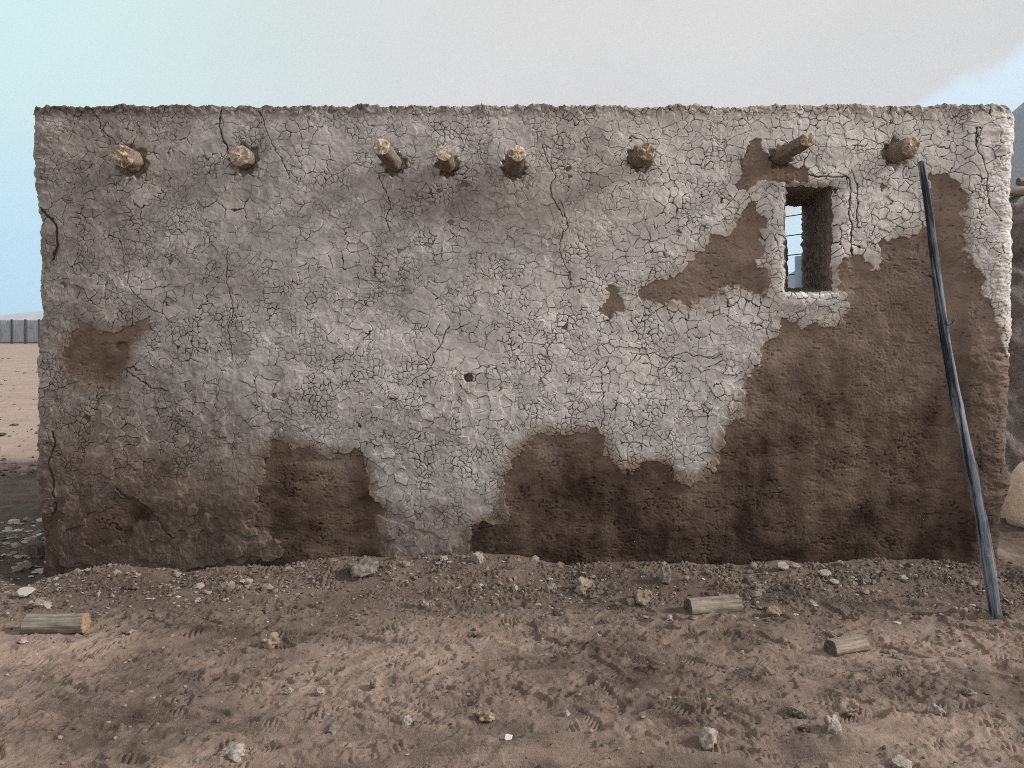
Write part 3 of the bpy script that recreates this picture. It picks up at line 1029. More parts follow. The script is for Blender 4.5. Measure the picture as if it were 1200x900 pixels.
    # bicycle and cart tyre tracks
    for (pts, wd, pitch, dp) in [([(-3.7, -2.20), (-0.8, -2.12), (0.8, -2.09), (3.7, -2.12)], 0.075, 0.024, 0.009),
                                 ([(-3.7, -1.36), (-2.06, -1.71), (-0.85, -1.95), (0.3, -2.02)], 0.055, 0.020, 0.008),
                                 ([(-3.7, -2.42), (-1.0, -2.33), (2.0, -2.36), (3.7, -2.42)], 0.10, 0.024, 0.006),
                                 ([(0.7, -1.18), (1.6, -1.42), (2.7, -1.48), (3.7, -1.40)], 0.05, 0.020, 0.007)]:
        py_ = np.interp(sx, [p[0] for p in pts], [p[1] for p in pts], left=99, right=99) + 0.012 * vnoise(sx * 1.2, sx * 0, 237)
        dd = np.abs(sy - py_)
        ins = 1 - sstep(wd * 0.75, wd, dd)
        fade = sstep(-0.35, 0.2, fbm(sx * 2.2, sy * 3, 2, 239))
        ins = ins * fade
        zz = zz * (1 - 0.7 * ins) - dp * ins + 0.0060 * ins * np.sin((sy - py_) / pitch * 6.283) + 0.004 * np.exp(-((dd - wd * 1.12) / 0.02) ** 2) * fade
    ex = sstep(3.75, 3.45, np.abs(sx)) * sstep(-2.75, -2.5, sy)
    z[j0:j1, i0:i1] += zz * ex
    # roughness of the further yard, track marks and a smooth path line
    far = sstep(0.0, 0.6, y)
    z = z + far * 0.016 * fbm(x * 3.2, y * 2.6, 4, 241) * near
    z = z + far * 0.012 * np.clip(np.sin(y * 9 + 2 * fbm(x, y, 2, 243)), 0, 1) * gauss(y, x * 0, 6.2, 0, 1.6, 1) * near
    # distances matter less: keep everything beyond flat, sinking a little
    # --- soil colours
    n1 = fbm(x * 0.9, y * 1.4, 3, 251)
    n2 = fbm(x * 4, y * 5, 3, 253)
    dust = 0.40 + 0.32 * n1 + 0.16 * n2 + 0.10 * fbm(x * 13, y * 15, 2, 255)
    dust = dust + 0.07 * sstep(0.6, -2.4, x) * sstep(-0.8, -1.3, y)
    deb = sstep(-0.98, -0.52, y + 0.22 * n2 + 0.15 * n1) * (0.62 + 0.30 * n2)
    deb = deb * (1 - 0.35 * sstep(-0.18, -0.05, y)) * sstep(4.5, 1.2, y)
    deb = np.where(y > 0.2, deb * 0.55, deb)
    deb = np.maximum(deb, 0.9 * sstep(-2.9, -3.15, x) * sstep(-0.45, -0.1, y + 0.15 * n2) * sstep(4.0, 1.2, y))  # dark rubble; the house's shadow is also put into the soil colour here
    dust = np.where(y > 2.5, dust + 0.50 * sstep(2.5, 6, y), dust)  # far soil painted lighter to stand in for the sun
    hollow = sstep(2.5, 6.5, y) * (0.75 + 0.25 * n2)  # sunlight on the open yard, put into the soil colour
    soil = np.stack([np.clip(dust, 0, 1), np.clip(deb, 0, 0.9), hollow], -1)
    me = mesh_np('ground', np.stack([x, y, z], -1).reshape(-1, 3), grid_faces(nr, nc), {'soil': soil.reshape(-1, 3)})
    o = link('ground', me, M['ground'])
    tag(o, kind='structure')
    return xs, ys, z


# ------------------------------------------------------------------ build: setting
GX, GY, GZ = build_ground()


def gz(x, y):
    i = min(max(int(np.searchsorted(GX, x)), 1), len(GX) - 1)
    j = min(max(int(np.searchsorted(GY, y)), 1), len(GY) - 1)
    return float(GZ[j, i])


house = empty('adobe_house', (0, 0.25, 0))
tag(house, 'ruined adobe mud house with cracked grey plaster, beam stubs and one small window', 'house')


def adopt(o, root):
    o.parent = root
    o.matrix_parent_inverse = Matrix.Translation(root.location).inverted()
    return o


fw = build_front_wall(None); adopt(fw, house)
for o in list(COL.objects):
    if o.name.startswith('window_reveal'):
        adopt(o, house)
slw = slab('side_wall', XL + 0.02, XL + 0.44, 0.44, 3.7, -0.2, ZTOP - 0.06, M['mud'], None, 0.06, 0.02, 301)
adopt(slw, house)
srw = slab('side_wall', XR - 0.45, XR - 0.03, 0.44, 1.95, -0.2, ZTOP - 0.06, M['mud'], None, 0.06, 0.02, 317)
adopt(srw, house)


def rough_cyl(name, axis_len, r0, r1, mat, matcut, seed, nseg=36, nring=26, rough=0.05, facets=0, ragged=0.15, taper_end=0.0, cut_name='cut_end',
              both=True, slant=(0, 0), bend=0.0):
    """log along +X from 0 to axis_len; returns (body, [end pieces]) unparented, ends as own meshes"""
    an = np.linspace(0, 2 * np.pi, nseg, endpoint=False)
    ring = []
    q = np.linspace(0, 1, nring)
    for k, s_ in enumerate(q):
        rr = r0 + (r1 - r0) * s_
        nz = rough * (fbm(np.cos(an) * 1.3 + seed, np.sin(an) * 1.3 + s_ * axis_len * 5, 3, seed) + 0.5 * vnoise(np.cos(an) * 4 + seed * 2.1, np.sin(an) * 4 + s_ * 2, seed + 3))
        fa = 1.0
        if facets:
            ph = (an + seed) % (2 * np.pi / facets) - np.pi / facets
            fa = np.cos(np.pi / facets) / np.cos(ph) * 0.7 + 0.3
        rad = rr * (1 + nz) * fa
        xx = np.full(nseg, s_ * axis_len)
        if k == nring - 1 or k == 0:
            e = ragged * rr * (fbm(np.cos(an) * 2.2 + seed, np.sin(an) * 2.2, 3, seed + 9))
            xx = xx + (e if k else -e * 0.5) + (slant[0] * np.cos(an) + slant[1] * np.sin(an)) * rr * (1 if k else 0)
        bz = bend * math.sin(s_ * math.pi)
        ring.append(np.stack([xx, rad * np.cos(an), rad * np.sin(an) + bz], -1))
    V = np.concatenate(ring)
    F = []
    for k in range(nring - 1):
        for j in range(nseg):
            F.append((k * nseg + j, k * nseg + (j + 1) % nseg, (k + 1) * nseg + (j + 1) % nseg, (k + 1) * nseg + j))
    body = link(name, mesh_np(name, V, np.array(F)[:, ::-1]), mat)
    ends = []
    for which in ((0, nring - 1) if both else (nring - 1,)):
        rim = ring[which].copy()
        c = rim.mean(0)
        sgn = 1 if which else -1
        rows = [rim]
        for fq in (0.97, 0.8, 0.6, 0.4, 0.2, 0.05):
            rr_ = c + (rim - c) * fq
            rr_[:, 0] += sgn * (0.004 if fq < .9 else 0.002) + ragged * r1 * 0.8 * fbm(rr_[:, 1] / r1 * 1.6 + seed, rr_[:, 2] / r1 * 1.6, 3, seed + 21) * (1 if fq < .9 else 0.5)
            rows.append(rr_)
        V2 = np.concatenate(rows)
        F2 = []
        for k in range(len(rows) - 1):
            for j in range(nseg):
                F2.append((k * nseg + j, k * nseg + (j + 1) % nseg, (k + 1) * nseg + (j + 1) % nseg, (k + 1) * nseg + j))
        k = len(rows) - 1
        F2 = np.array(F2)
        if which == 0:
            F2 = F2[:, ::-1]
        me = mesh_np(cut_name, V2, F2[:, ::-1], smooth=True)
        e = link(cut_name, me, matcut, body)
        ends.append(e)
    return body, ends


# roof beams: stubs that run through the wall
BTILT = [(0.10, 0.0), (0.02, 0.0), (-0.05, 0.05), (0.0, 0.03), (0.06, 0.03), (0.05, 0.04), (0.09, 0.05), (0.08, 0.05)]
for k, ((bu, bw, ln, br, lab), (tx, tz)) in enumerate(zip(BEAMS, BTILT)):
    o, ends = rough_cyl('beam', ln + 0.50, br * 0.86, br * 0.83, M['beam'], M['beamcut'], 400 + k * 13, 30, 24, 0.12, facets=(6 if k == 6 else 0),
                        ragged=0.34 if k in (0, 5, 7) else 0.22, both=False, slant=(0.0, -0.30 if k in (2, 3, 4) else 0.1))
    dirv = Vector((tx, -1, tz)).normalized()
    base = Vector((u2X(bu), 0, w2Z(bw)))
    o.location = base - dirv * 0.50
    o.rotation_euler = dirv.to_track_quat('X', 'Z').to_euler()
    o['label'] = lab
    adopt(o, house)
bpy.context.view_layer.update()

# ------------------------------------------------------------------ neighbouring things on the right
nw = empty('mud_wall', (4.7, 2.6, 0))
tag(nw, 'rough grey mud wall behind the right corner of the house, with poles along its top', 'wall')
nb = slab('wall_body', 3.55, 9.0, 2.5, 3.0, -0.2, 2.62, M['neigh'], None, 0.05, 0.075, 501,
          topf=lambda co: 0.05 * fbm(co[:, 0] * 2, co[:, 1] * 0, 3, 503) + 0.06 * sstep(3.6, 4.6, co[:, 0]))
adopt(nb, nw)
for (yy, zz_, r_, x0, lab, nm) in [(2.62, 2.825, 0.045, 4.55, 'weathered round pole lying along the top of the grey mud wall', 1),
                                   (2.68, 2.93, 0.038, 4.93, 'short pole with a dark cut end above the other pole on the mud wall', 2)]:
    o, e = rough_cyl('timber_pole', 3.6, r_, r_ * 1.1, M['rail'], M['cutdark'], 520 + nm, 24, 30, 0.08)
    o.location = (x0, yy, zz_)
    tag(o, lab, 'pole')


def lathe(name, prof, mat, parent=None, seg=64, wob=0.0, seed=0):
    an = np.linspace(0, 2 * np.pi, seg, endpoint=False)
    rows = []
    for (r_, z_) in prof:
        q = 1 + wob * fbm(np.cos(an) * 1.4 + seed, np.sin(an) * 1.4 + z_ * 4, 2, seed)
        rows.append(np.stack([r_ * q * np.cos(an), r_ * q * np.sin(an), np.full(seg, z_)], -1))
    F = []
    for k in range(len(rows) - 1):
        for j in range(seg):
            F.append((k * seg + j, k * seg + (j + 1) % seg, (k + 1) * seg + (j + 1) % seg, (k + 1) * seg + j))
    return link(name, mesh_np(name, np.concatenate(rows), np.array(F)), mat, parent)


jx, jy, jz, jd = on_ground(1213, 614)
jar = empty('clay_jar', (jx, jy, gz(jx, jy) - 0.02))
jar.rotation_euler = (R(3), R(4), 0)
tag(jar, 'large cream clay jar with a worn brown rim, behind the right house corner', 'jar')
lathe('jar_body', [(0.01, 0.0), (0.15, 0.0), (0.185, 0.015), (0.205, 0.06), (0.21, 0.14), (0.205, 0.24), (0.195, 0.34), (0.175, 0.42), (0.145, 0.475), (0.115, 0.505), (0.105, 0.515)],
      M['jar'], jar, wob=0.09, seed=541)
lathe('jar_rim', [(0.106, 0.505), (0.128, 0.512), (0.130, 0.530), (0.118, 0.540), (0.098, 0.535), (0.090, 0.50), (0.085, 0.40), (0.01, 0.39)],
      M['jarrim'], jar, wob=0.10, seed=547)

# ------------------------------------------------------------------ leaning pole
bx_, by_, bz_, _ = on_ground(1168, 724)
top = Vector((u2X(1080) * 0.985, -0.075, w2Z(190)))
bot = Vector((bx_, by_, gz(bx_, by_) - 0.02))


def tube(name, pts, rads, mat, seed, nseg=20, sub=6, rough=0.06, parent=None):
    P = []
    RR = []
    n = len(pts)
    for k in range(n - 1):
        p0, p1, p2, p3 = pts[max(k - 1, 0)], pts[k], pts[k + 1], pts[min(k + 2, n - 1)]
        for q in range(sub):
            s_ = q / sub
            P.append(0.5 * ((2 * p1) + (p2 - p0) * s_ + (2 * p0 - 5 * p1 + 4 * p2 - p3) * s_ ** 2 + (3 * p1 - p0 - 3 * p2 + p3) * s_ ** 3))
            RR.append(rads[k] * (1 - s_) + rads[k + 1] * s_)
    P.append(pts[-1]); RR.append(rads[-1])
    an = np.linspace(0, 2 * np.pi, nseg, endpoint=False)
    V = []
    for k, (p, r_) in enumerate(zip(P, RR)):
        d_ = (P[min(k + 1, len(P) - 1)] - P[max(k - 1, 0)]).normalized()
        a = d_.orthogonal().normalized() if abs(d_.z) < 0.9 else Vector((1, 0, 0)) - d_ * d_.x
        a.normalize()
        b = d_.cross(a)
        nz = 1 + rough * (fbm(np.cos(an) * 1.5 + seed, np.sin(an) * 1.5 + k * 0.15, 3, seed))
        for j, q in enumerate(an):
            V.append(p + (a * math.cos(q) + b * math.sin(q)) * (r_ * nz[j]))
    F = []
    m = len(P)
    for k in range(m - 1):
        for j in range(nseg):
            F.append((k * nseg + j, k * nseg + (j + 1) % nseg, (k + 1) * nseg + (j + 1) % nseg, (k + 1) * nseg + j))
    V = [tuple(v) for v in V]
    me = bpy.data.meshes.new(name)
    faces = [tuple(f) for f in F] + [tuple(range(nseg))[::-1], tuple(range((m - 1) * nseg, m * nseg))]
    me.from_pydata(V, [], faces)
    me.polygons.foreach_set('use_smooth', np.array([True] * len(F) + [False] * 2))
    me.update()
    return link(name, me, mat, parent)


pp, pr = [], []
NP = 16
PX = [(1080, 190), (1085, 225), (1092, 275), (1098, 325), (1105, 380), (1113, 428), (1122, 475), (1131, 515), (1139, 552), (1145, 585), (1151, 615), (1157, 655), (1163, 695), (1168, 727)]
NP = len(PX)
for k, (a_, b_) in enumerate(PX):
    s_ = (b_ - 190) / 537
    z0_ = top.z
    yy = top.y
    for _ in range(6):                     # the point of the leaning line at this height
        zz_ = EYE - (b_ - HOR) / FPX * (CAMY + yy)
        s2 = (top.z - zz_) / (top.z - bot.z)
        yy = top.y + (bot.y - top.y) * s2
    pp.append(Vector(((a_ - 600) / FPX * (CAMY + yy), yy, zz_)))
    pr.append(0.0215 + 0.0090 * s_ + (0.004 if k in (3, 6, 8, 11) else 0))
pole = tube('wooden_pole', pp, pr, M['pole'], 603, 22, 10, 0.10)
tag(pole, 'long weathered blue grey wooden pole leaning against the right end of the house', 'pole')
_q = (top - bot).to_track_quat('Z', 'Y')
_m = Matrix.Translation(bot) @ _q.to_matrix().to_4x4()
pole.data.transform(_m.inverted())
pole.location = bot
pole.rotation_euler = _q.to_euler()
k4 = pp[4]
tube('twig_stub', [k4 + Vector((0.012, -0.01, 0)), k4 + Vector((0.040, -0.02, 0.012)), k4 + Vector((0.052, -0.025, 0.03))], [0.012, 0.010, 0.006], M['pole'], 607, 10, 4, 0.1, pole).matrix_parent_inverse = _m.inverted()
k3 = pp[3]
tube('twig_stub', [k3 + Vector((-0.012, -0.005, 0.0)), k3 + Vector((-0.05, 0.0, 0.012)), k3 + Vector((-0.085, 0.01, 0.03))], [0.008, 0.006, 0.003], M['pole'], 609, 10, 4, 0.1, pole).matrix_parent_inverse = _m.inverted()

# ------------------------------------------------------------------ short logs on the ground


def place_log(px, py_base, length, rad, yaw, name, label, mat, mats_end, seed, facets=0, rough=0.10, sink=0.018):
    x, y, z, dd = on_ground(px, py_base)
    y += rad * 0.7
    o, ends = rough_cyl(name, length, rad, rad * 0.97, mat, mats_end[0], seed, 40, 30, rough, facets, 0.12)
    if mats_end[1] is not mats_end[0]:
        ends[1].data.materials.clear()
        ends[1].data.materials.append(mats_end[1])
    me = o.data
    o.rotation_euler = (0, 0, yaw)
    c = Vector((math.cos(yaw), math.sin(yaw), 0)) * (length / 2)
    o.location = Vector((x, y, gz(x, y) + rad - sink)) - c
    tag(o, label, 'log', 'short cut logs lying on the ground')
    return o


place_log(61, 741, 0.285, 0.050, R(4), 'cut_log', 'grey log with an orange sawn end, lying left of the house corner', M['loggrey'], (M['cutdark'], M['cutorange']), 701)
place_log(838, 717, 0.285, 0.052, R(11), 'cut_log', 'pale weathered log with a dark end, lying close to the wall foot', M['logpale'], (M['cutdark'], M['cutdark']), 717, rough=0.09)
place_log(996, 766, 0.190, 0.046, R(20), 'cut_log', 'short squared pale log half sunk in the dirt, shortest of the three logs', M['logpale'], (M['cutdark'], M['cutdark']), 733, facets=5, rough=0.05, sink=0.022)

# ------------------------------------------------------------------ stones, each its own


def ico(sub):
    bm = bmesh.new()
    bmesh.ops.create_icosphere(bm, subdivisions=sub, radius=1)
    v = np.array([q.co[:] for q in bm.verts], np.float32)
    f = np.array([[q.index for q in fc.verts] for fc in bm.faces], np.int32)
    bm.free()
    return v, f


ICO4 = ico(4)


def stone(px, py, wpx, hpx, mat, label, seed, name='stone', flatz=None, group='stones and clods scattered on the ground', yaw=None, cat='stone', cuts=8, rough=0.30):
    """px, py: centre of the stone's foot in the photograph; wpx, hpx its size there"""
    x, y, z, dd = on_ground(px, py)
    rs = np.random.RandomState(seed)
    w_ = wpx / FPX * dd * 0.56
    h_ = hpx / FPX * dd * 1.05
    v, f = ICO4
    v = v.copy()
    for _ in range(cuts):                               # chisel flat faces
        n = rs.normal(size=3); n /= np.linalg.norm(n)
        dcut = rs.uniform(0.55, 0.85)
        q = v @ n
        v = v - np.clip(q - dcut, 0, None)[:, None] * n
    nz = fbm(v[:, 0] * 1.7 + seed, v[:, 1] * 1.7 + v[:, 2] * 1.1, 4, seed % 900) + 0.5 * fbm(v[:, 2] * 3 + seed, v[:, 0] * 3 - v[:, 1] * 2, 3, seed % 900 + 5)
    v = v * (1 + rough * nz)[:, None]
    v = v / np.abs(v).max(0)
    v = v * np.array([w_, w_ * rs.uniform(0.7, 0.95), h_ * 0.56])
    v[:, 2] += h_ * 0.30
    me = mesh_np(name, v, f)
    o = link(name, me, mat)
    o.location = (x, y + w_ * 0.4, gz(x, y + w_ * 0.4) - 0.004)
    o.rotation_euler = (0, 0, rs.uniform(0, 0.6) if yaw is None else yaw)
    tag(o, label, cat, group)
    return o


ST = [
    (315, 757, 24, 21, 'tan', 'tan pointed clod alone on open dirt, right of the orange-ended log'),
    (272, 887, 36, 16, 'pale', 'long flat pale stone at the bottom edge, left foreground'),
    (570, 841, 23, 15, 'tan', 'rough pitted brown stone just left of the white scrap'),
    (438, 810, 15, 12, 'tan', 'small tan clod left of the pitted brown stone, in trodden dirt'),
    (516, 806, 14, 11, 'grey', 'small round dirt lump above the pitted brown stone'),
    (684, 695, 22, 21, 'tan', 'rounded tan stone near the wall foot, left of a pair of stones'),
    (757, 707, 25, 18, 'tan', 'knobbly tan stone left of the pale weathered log'),
    (780, 685, 17, 26, 'grey', 'upright grey stone against the wall foot above the knobbly tan one'),
    (740, 707, 10, 10, 'pale', 'small pale stone touching the knobbly tan one'),
    (831, 872, 25, 27, 'pale', 'tall rough pale stone in the right foreground, left of the cluster of four'),
    (936, 841, 23, 11, 'grey', 'flat dark grey stone at the left of the foreground cluster'),
    (943, 857, 15, 10, 'dark', 'little dark clod below the flat grey stone'),
    (996, 836, 33, 19, 'tan', 'largest long brown stone, topmost in the foreground cluster'),
    (979, 860, 25, 24, 'pale', 'chunky pale stone, lowest in the foreground cluster'),
    (1100, 833, 21, 16, 'pale', 'smooth pale wedge of stone half buried in the right foreground'),
    (1062, 902, 27, 15, 'pale', 'pale stone cut by the bottom edge of the photo'),
    (908, 720, 18, 14, 'tan', 'lumpy tan clod to the right of the pale weathered log'),
    (953, 710, 13, 9, 'pale', 'small pale clod between the lumpy tan clod and the leaning pole'),
    (1015, 686, 14, 13, 'grey', 'round grey clod on the earth bank under the right part of the wall'),
    (46, 714, 20, 14, 'pale', 'whitish broken stone just above the grey log with the orange end'),
    (560, 661, 15, 15, 'pale', 'crumbly pale lump on the earth bank at the middle of the wall foot'),
    (520, 659, 10, 8, 'pale', 'small white pebble left of the crumbly pale lump on the bank'),
    (475, 852, 14, 13, 'pale', 'pale crumbly lump in the dirt left of the white scrap'),
    (700, 743, 11, 7, 'pale', 'small flat pale stone alone below the rounded tan stone'),
    (663, 836, 11, 10, 'pale', 'small pale pebble to the right of the pitted brown stone'),
    (1137, 815, 16, 9, 'grey', 'low grey stone in the dirt right of the pale wedge'),
    (1060, 788, 12, 12, 'tan', 'small tan clod right below the short squared log'),
    (423, 676, 36, 26, 'grey', 'cracked grey mud lump on the earth bank, biggest lump against the wall foot'),
    (1083, 699, 10, 8, 'tan', 'small orange tan pebble left of the foot of the leaning pole'),
    (338, 813, 12, 11, 'pale', 'pale soft clod, left one of a pair in the trodden dirt'),
    (374, 815, 13, 11, 'pale', 'pale soft clod, right one of a pair in the trodden dirt'),
    (390, 857, 20, 11, 'grey', 'grey clod above the long flat pale stone, toward the middle'),
    (25, 752, 11, 5, 'pale', 'thin pale stone in front of the grey log with the orange end'),
    (150, 741, 15, 8, 'tan', 'small brown clod right of the orange log end'),
    (887, 691, 12, 10, 'grey', 'grey clod on the bank above the lumpy tan clod'),
    (1052, 770, 10, 8, 'grey', 'small grey stone between the short squared log and the leaning pole'),
    (812, 727, 12, 7, 'grey', 'flat grey stone under the dark end of the pale weathered log'),
    (832, 739, 10, 7, 'tan', 'little tan clod in front of the pale weathered log'),
    (976, 745, 9, 11, 'tan', 'small upright clod behind the left end of the short squared log'),
    (1045, 762, 17, 8, 'tan', 'flat brown clod touching the right end of the short squared log'),
]
for k, (px, py, a, b, m, lab) in enumerate(ST):
    stone(px, py, a, b, M[m], lab, 1000 + k * 17)
stone(40, 657, 22, 24, M['dark'], 'dark brown block half hidden behind the left corner of the house', 1900, cat='stone', cuts=12, rough=0.1)


def chip(px, py, wpx, hpx, mat, label, seed, name, cat, group=None, tilt=0.25, thick=0.008):
    x, y, z, dd = on_ground(px, py)
    rs = np.random.RandomState(seed)
    w_ = wpx / FPX * dd * 0.5
    n = 11
    bm = bmesh.new()
    vs = []
    for k in range(n):
        a = k / n * 6.283
        r_ = w_ * rs.uniform(0.7, 1.05)
        vs.append(bm.verts.new((r_ * math.cos(a), r_ * math.sin(a) * 0.8, 0)))
    f = bm.faces.new(vs)
    e = bmesh.ops.extrude_face_region(bm, geom=[f])
    for q in e['geom']:
        if isinstance(q, bmesh.types.BMVert):
            q.co = q.co * 0.93
            q.co.z = thick * rs.uniform(0.8, 1.2)
    bmesh.ops.recalc_face_normals(bm, faces=bm.faces[:])
    me = bpy.data.meshes.new(name)
    bm.to_mesh(me); bm.free()
    o = link(name, me, mat)
    o.location = (x, y, gz(x, y) + w_ * math.sin(tilt) * 0.8 + 0.002)
    o.rotation_euler = (tilt, rs.uniform(-0.1, 0.1), rs.uniform(-0.3, 0.3))
    tag(o, label, cat, group)
    return o


FL = 'flakes of wall plaster lying on the bank'
chip(918, 668, 17, 8, M['pale'], 'wide pale plaster flake on the bank, left one of two side by side', 2001, 'plaster_flake', 'plaster flake', FL, 0.5)
chip(933, 666, 11, 6, M['pale'], 'smaller pale plaster flake right beside the wide one on the bank', 2002, 'plaster_flake', 'plaster flake', FL, 0.5)
chip(967, 679, 15, 7, M['pale'], 'oval pale plaster flake lying on the dark bank, left of a narrow one', 2003, 'plaster_flake', 'plaster flake', FL, 0.45)
chip(978, 685, 13, 5, M['pale'], 'narrow pale plaster flake at the lower right of the oval one', 2004, 'plaster_flake', 'plaster flake', FL, 0.35)
chip(30, 697, 22, 8, M['flake'], 'broad pale plaster flake on the heap left of the house corner', 2006, 'plaster_flake', 'plaster flake', FL, 0.4)
chip(596, 861, 11, 12, M['paper'], 'torn white scrap of paper standing up in the dirt of the middle foreground', 2005, 'paper_scrap', 'litter', None, 0.9, 0.002)

# ------------------------------------------------------------------ uncountable crumbs


def scatter(name, count, sampler, mat, smin, smax, flatness, seed, sub=1, power=2.2):
    v0, f0 = ico(sub)
    rs = np.random.RandomState(seed)
    VV, FF = [], []
    n0 = len(v0)
    k = 0
    while k < count:
        x, y = sampler(rs)
        s_ = smin + (smax - smin) * rs.rand() ** power
        v = v0 * (1 + 0.28 * rs.normal(size=(n0, 1)).clip(-1.2, 1.2) * 0.7)
        v = v * np.array([s_, s_ * rs.uniform(0.5, 0.95), s_ * rs.uniform(*flatness)])
        a, tx_ = rs.uniform(0, 6.28), rs.normal(0, 0.38)
        ca, sa = math.cos(a), math.sin(a)
        ct, st = math.cos(tx_), math.sin(tx_)
        v = v @ np.array([[1, 0, 0], [0, ct, st], [0, -st, ct]])
        v = v @ np.array([[ca, sa, 0], [-sa, ca, 0], [0, 0, 1]])
        v = v + np.array([x, y, gz(x, y) + s_ * flatness[0] * 0.35])
        VV.append(v); FF.append(f0 + k * n0)
        k += 1
    o = link(name, mesh_np(name, np.concatenate(VV), np.concatenate(FF), smooth=False), mat)
    tag(o, kind='stuff')
    return o


def s_bank(rs):
    while True:
        x = rs.uniform(-3.4, 3.5)
        y = -abs(rs.normal(0.30, 0.24))
        if y > -0.03:
            continue
        if fbm(np.array([x * 1.6]), np.array([y * 3.0]), 2, 801)[0] > rs.uniform(-0.9, 0.6):
            return x, y


def s_yard(rs):
    return rs.uniform(-3.6, 3.6), -0.4 - 2.2 * rs.rand() ** 1.3


def s_left(rs):
    while True:
        x, y = -3.12 - abs(rs.normal(0, 0.55)), rs.uniform(-0.35, 1.3)
        if x > -4.6:
            return x, y


o = scatter('gravel', 2400, s_bank, M['gravel'], 0.003, 0.017, (0.45, 0.9), 811)
tag(o, 'loose gravel and earth crumbs strewn along the foot of the wall', 'gravel')
o = scatter('clods', 300, s_bank, M['gravel'], 0.010, 0.034, (0.5, 0.85), 815, sub=2, power=2.6)
tag(o, 'broken earth clods along the bank below the wall', 'clods')
o = scatter('pebbles', 5200, s_yard, M['gravel'], 0.0022, 0.013, (0.4, 0.8), 821, power=4.5)
tag(o, 'small pebbles and crumbs scattered over the trodden dirt', 'pebbles')
o = scatter('plaster_chips', 380, s_bank, M['flake'], 0.006, 0.024, (0.10, 0.25), 831, power=2.4)
tag(o, 'thin pale chips of fallen plaster on the bank below the wall', 'plaster chips')
o = scatter('rubble_flakes', 420, s_left, M['flake'], 0.008, 0.060, (0.10, 0.35), 841, power=2.0)
tag(o, 'heap of thin plaster flakes on the ground left of the house corner', 'rubble')

def s_far(rs):
    while True:
        y = 3.0 + 40 * rs.rand() ** 2.2
        x = rs.uniform(-0.75, -0.48) * (y + CAMY)
        if x < -3.6:
            return x, y


o = scatter('yard_stones', 900, s_far, M['gravel'], 0.012, 0.075, (0.4, 0.8), 845, power=3.0)
tag(o, 'small stones and clods scattered over the open yard left of the house', 'stones')

# ------------------------------------------------------------------ far left: sheet fence and pale shed
FY = 70.0
fx0, fx1 = -62.0, -38.0
fence = empty('sheet_fence', ((fx0 + fx1) / 2, FY, 0))
tag(fence, 'grey sheet metal fence with dark posts across the far side of the yard', 'fence')


def box(bm, x0, x1, y0, y1, z0, z1):
    m = bmesh.ops.create_cube(bm, size=1)
    for v in m['verts']:
        v.co = Vector((x0 + (v.co.x + .5) * (x1 - x0), y0 + (v.co.y + .5) * (y1 - y0), z0 + (v.co.z + .5) * (z1 - z0)))


def bobj(name, boxes, mat, root=None):
    bm = bmesh.new()
    for b_ in boxes:
        box(bm, *b_)
    me = bpy.data.meshes.new(name)
    bm.to_mesh(me); bm.free()
    o = link(name, me, mat)
    if root is not None:
        adopt(o, root)
    return o


# corrugated panels
xs_ = np.arange(fx0, fx1, 0.04)
v0 = np.stack([xs_, FY + 0.008 * np.sin(xs_ * 2 * np.pi / 0.24), np.full(xs_.shape, 0.18)], -1)
v1 = v0.copy(); v1[:, 2] = 2.32 + 0.03 * vnoise(xs_ * 0.8, xs_ * 0, 851)
o = link('sheet_panel', mesh_np('sheet_panel', np.concatenate([v0, v1]), grid_faces(2, len(xs_))), M['sheet'])
adopt(o, fence)
for x in np.arange(fx0, fx1 + 0.01, 1.333):
    bobj('post', [(x - 0.07, x + 0.07, FY - 0.16, FY - 0.03, -0.1, 2.40)], M['steel'], fence)
bobj('bottom_rail', [(fx0, fx1, FY - 0.12, FY - 0.04, 0.05, 0.17)], M['steel'], fence)

shed = empty('pale_shed', (-51, 86, 0))
tag(shed, 'long pale shed with a low pitched roof, beyond the sheet metal fence', 'shed')
bobj('shed_wall', [(-66, -52.6, 82, 92, -0.1, 2.2)], M['shed'], shed)
bm = bmesh.new()
vv = [bm.verts.new(p) for p in [(-66.5, 81.5, 2.15), (-52.2, 81.5, 2.15), (-52.2, 92.5, 2.15), (-66.5, 92.5, 2.15), (-62.6, 87, 2.3), (-55.0, 87, 3.7)]]
for q in [(0, 1, 5, 4), (1, 2, 5), (2, 3, 4, 5), (3, 0, 4), (3, 2, 1, 0)]:
    bm.faces.new([vv[i] for i in q])
me = bpy.data.meshes.new('shed_roof'); bm.to_mesh(me); bm.free()
adopt(link('shed_roof', me, M['shedroof']), shed)
rs = np.random.RandomState(77)
for k in range(0):
    pass

# ------------------------------------------------------------------ wire fence seen through the window
wf = empty('wire_fence', (3.0, 3.0, 0))
tag(wf, 'wire fence with a pale blue post, seen through the small window', 'fence')
A = Vector((2.80, 3.10, 0)); dv = Vector((0.60, -0.80, 0))
dv.normalize()
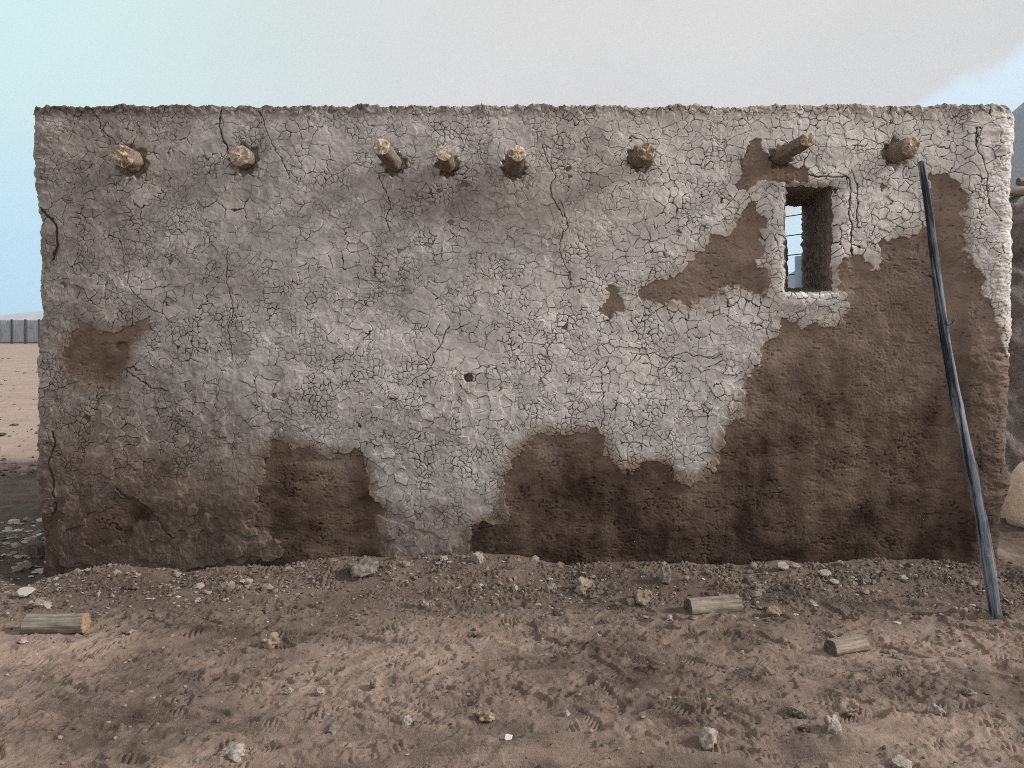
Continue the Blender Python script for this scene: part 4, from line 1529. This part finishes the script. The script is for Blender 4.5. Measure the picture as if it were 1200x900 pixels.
# blue post
pb = A + dv * 0.18
bm = bmesh.new()
bmesh.ops.create_cone(bm, cap_ends=True, segments=20, radius1=0.055, radius2=0.05, depth=2.3)
for v in bm.verts:
    v.co += Vector((pb.x, pb.y, 1.08))
me = bpy.data.meshes.new('fence_post'); bm.to_mesh(me); bm.free()
for q in me.polygons: q.use_smooth = True
adopt(link('fence_post', me, M['bluepost']), wf)
for s_, hgt in ((-1.5, 2.9), (0.62, 2.9)):
    pq = A + dv * s_
    bobj('fence_post', [(pq.x - 0.035, pq.x + 0.035, pq.y - 0.035, pq.y + 0.035, -0.1, hgt)], M['steel'], wf)
wires = []
for k in range(11):
    z_ = 0.85 + k * 0.20
    p0, p1 = A + dv * -1.5, A + dv * 0.62
    p0 = p0.copy(); p1 = p1.copy()
    p0.z = z_; p1.z = z_ + 0.01
    wires.append((p0, p1))
for p0, p1 in wires:
    o = tube('wire', [p0, p0.lerp(p1, 0.5) + Vector((0, 0, -0.012)), p1], [0.0055] * 3, M['wire'], 871, 8, 6, 0.0)
    adopt(o, wf)

# ------------------------------------------------------------------ mountain on the right
nx_, ny_ = 150, 60
mx = np.linspace(35, 700, nx_)
my = np.linspace(245, 640, ny_)
gx, gy = np.meshgrid(mx, my)
ridge = np.interp(gx[0], [35, 105, 152, 175, 196, 222, 270, 330, 420, 540, 700], [0, 12, 41, 61, 83, 104, 140, 152, 140, 95, 20])
prof_ = np.interp(gy[:, 0], [245, 293, 360, 470, 640], [0.0, 1.0, 0.92, 0.6, 0])
zz = ridge[None, :] * prof_[:, None] + 7 * fbm(gx / 50, gy / 50, 5, 901) * np.minimum(1, ridge[None, :] / 60) * np.minimum(1, prof_[:, None] * 3) * (0.4)
o = link('mountain', mesh_np('mountain', np.stack([gx, gy, zz - 1.0], -1).reshape(-1, 3), grid_faces(ny_, nx_)), M['hill'])
tag(o, kind='structure')

# ------------------------------------------------------------------ the air
bm = bmesh.new()
box(bm, -760, 760, -75, 700, -2.0, 175)
me = bpy.data.meshes.new('haze'); bm.to_mesh(me); bm.free()
hm = bpy.data.materials.new('haze_air')
hm.use_nodes = True
ht = NT(hm.node_tree)
ht.n.clear()
ho = ht.new('ShaderNodeOutputMaterial')
pv = ht.new('ShaderNodeVolumePrincipled', {'Color': (0.70, 0.80, 0.98), 'Density': 0.0006, 'Anisotropy': 0.1})
ht.l.new(pv.outputs[0], ho.inputs['Volume'])
o = link('haze', me, hm)
tag(o, kind='stuff')
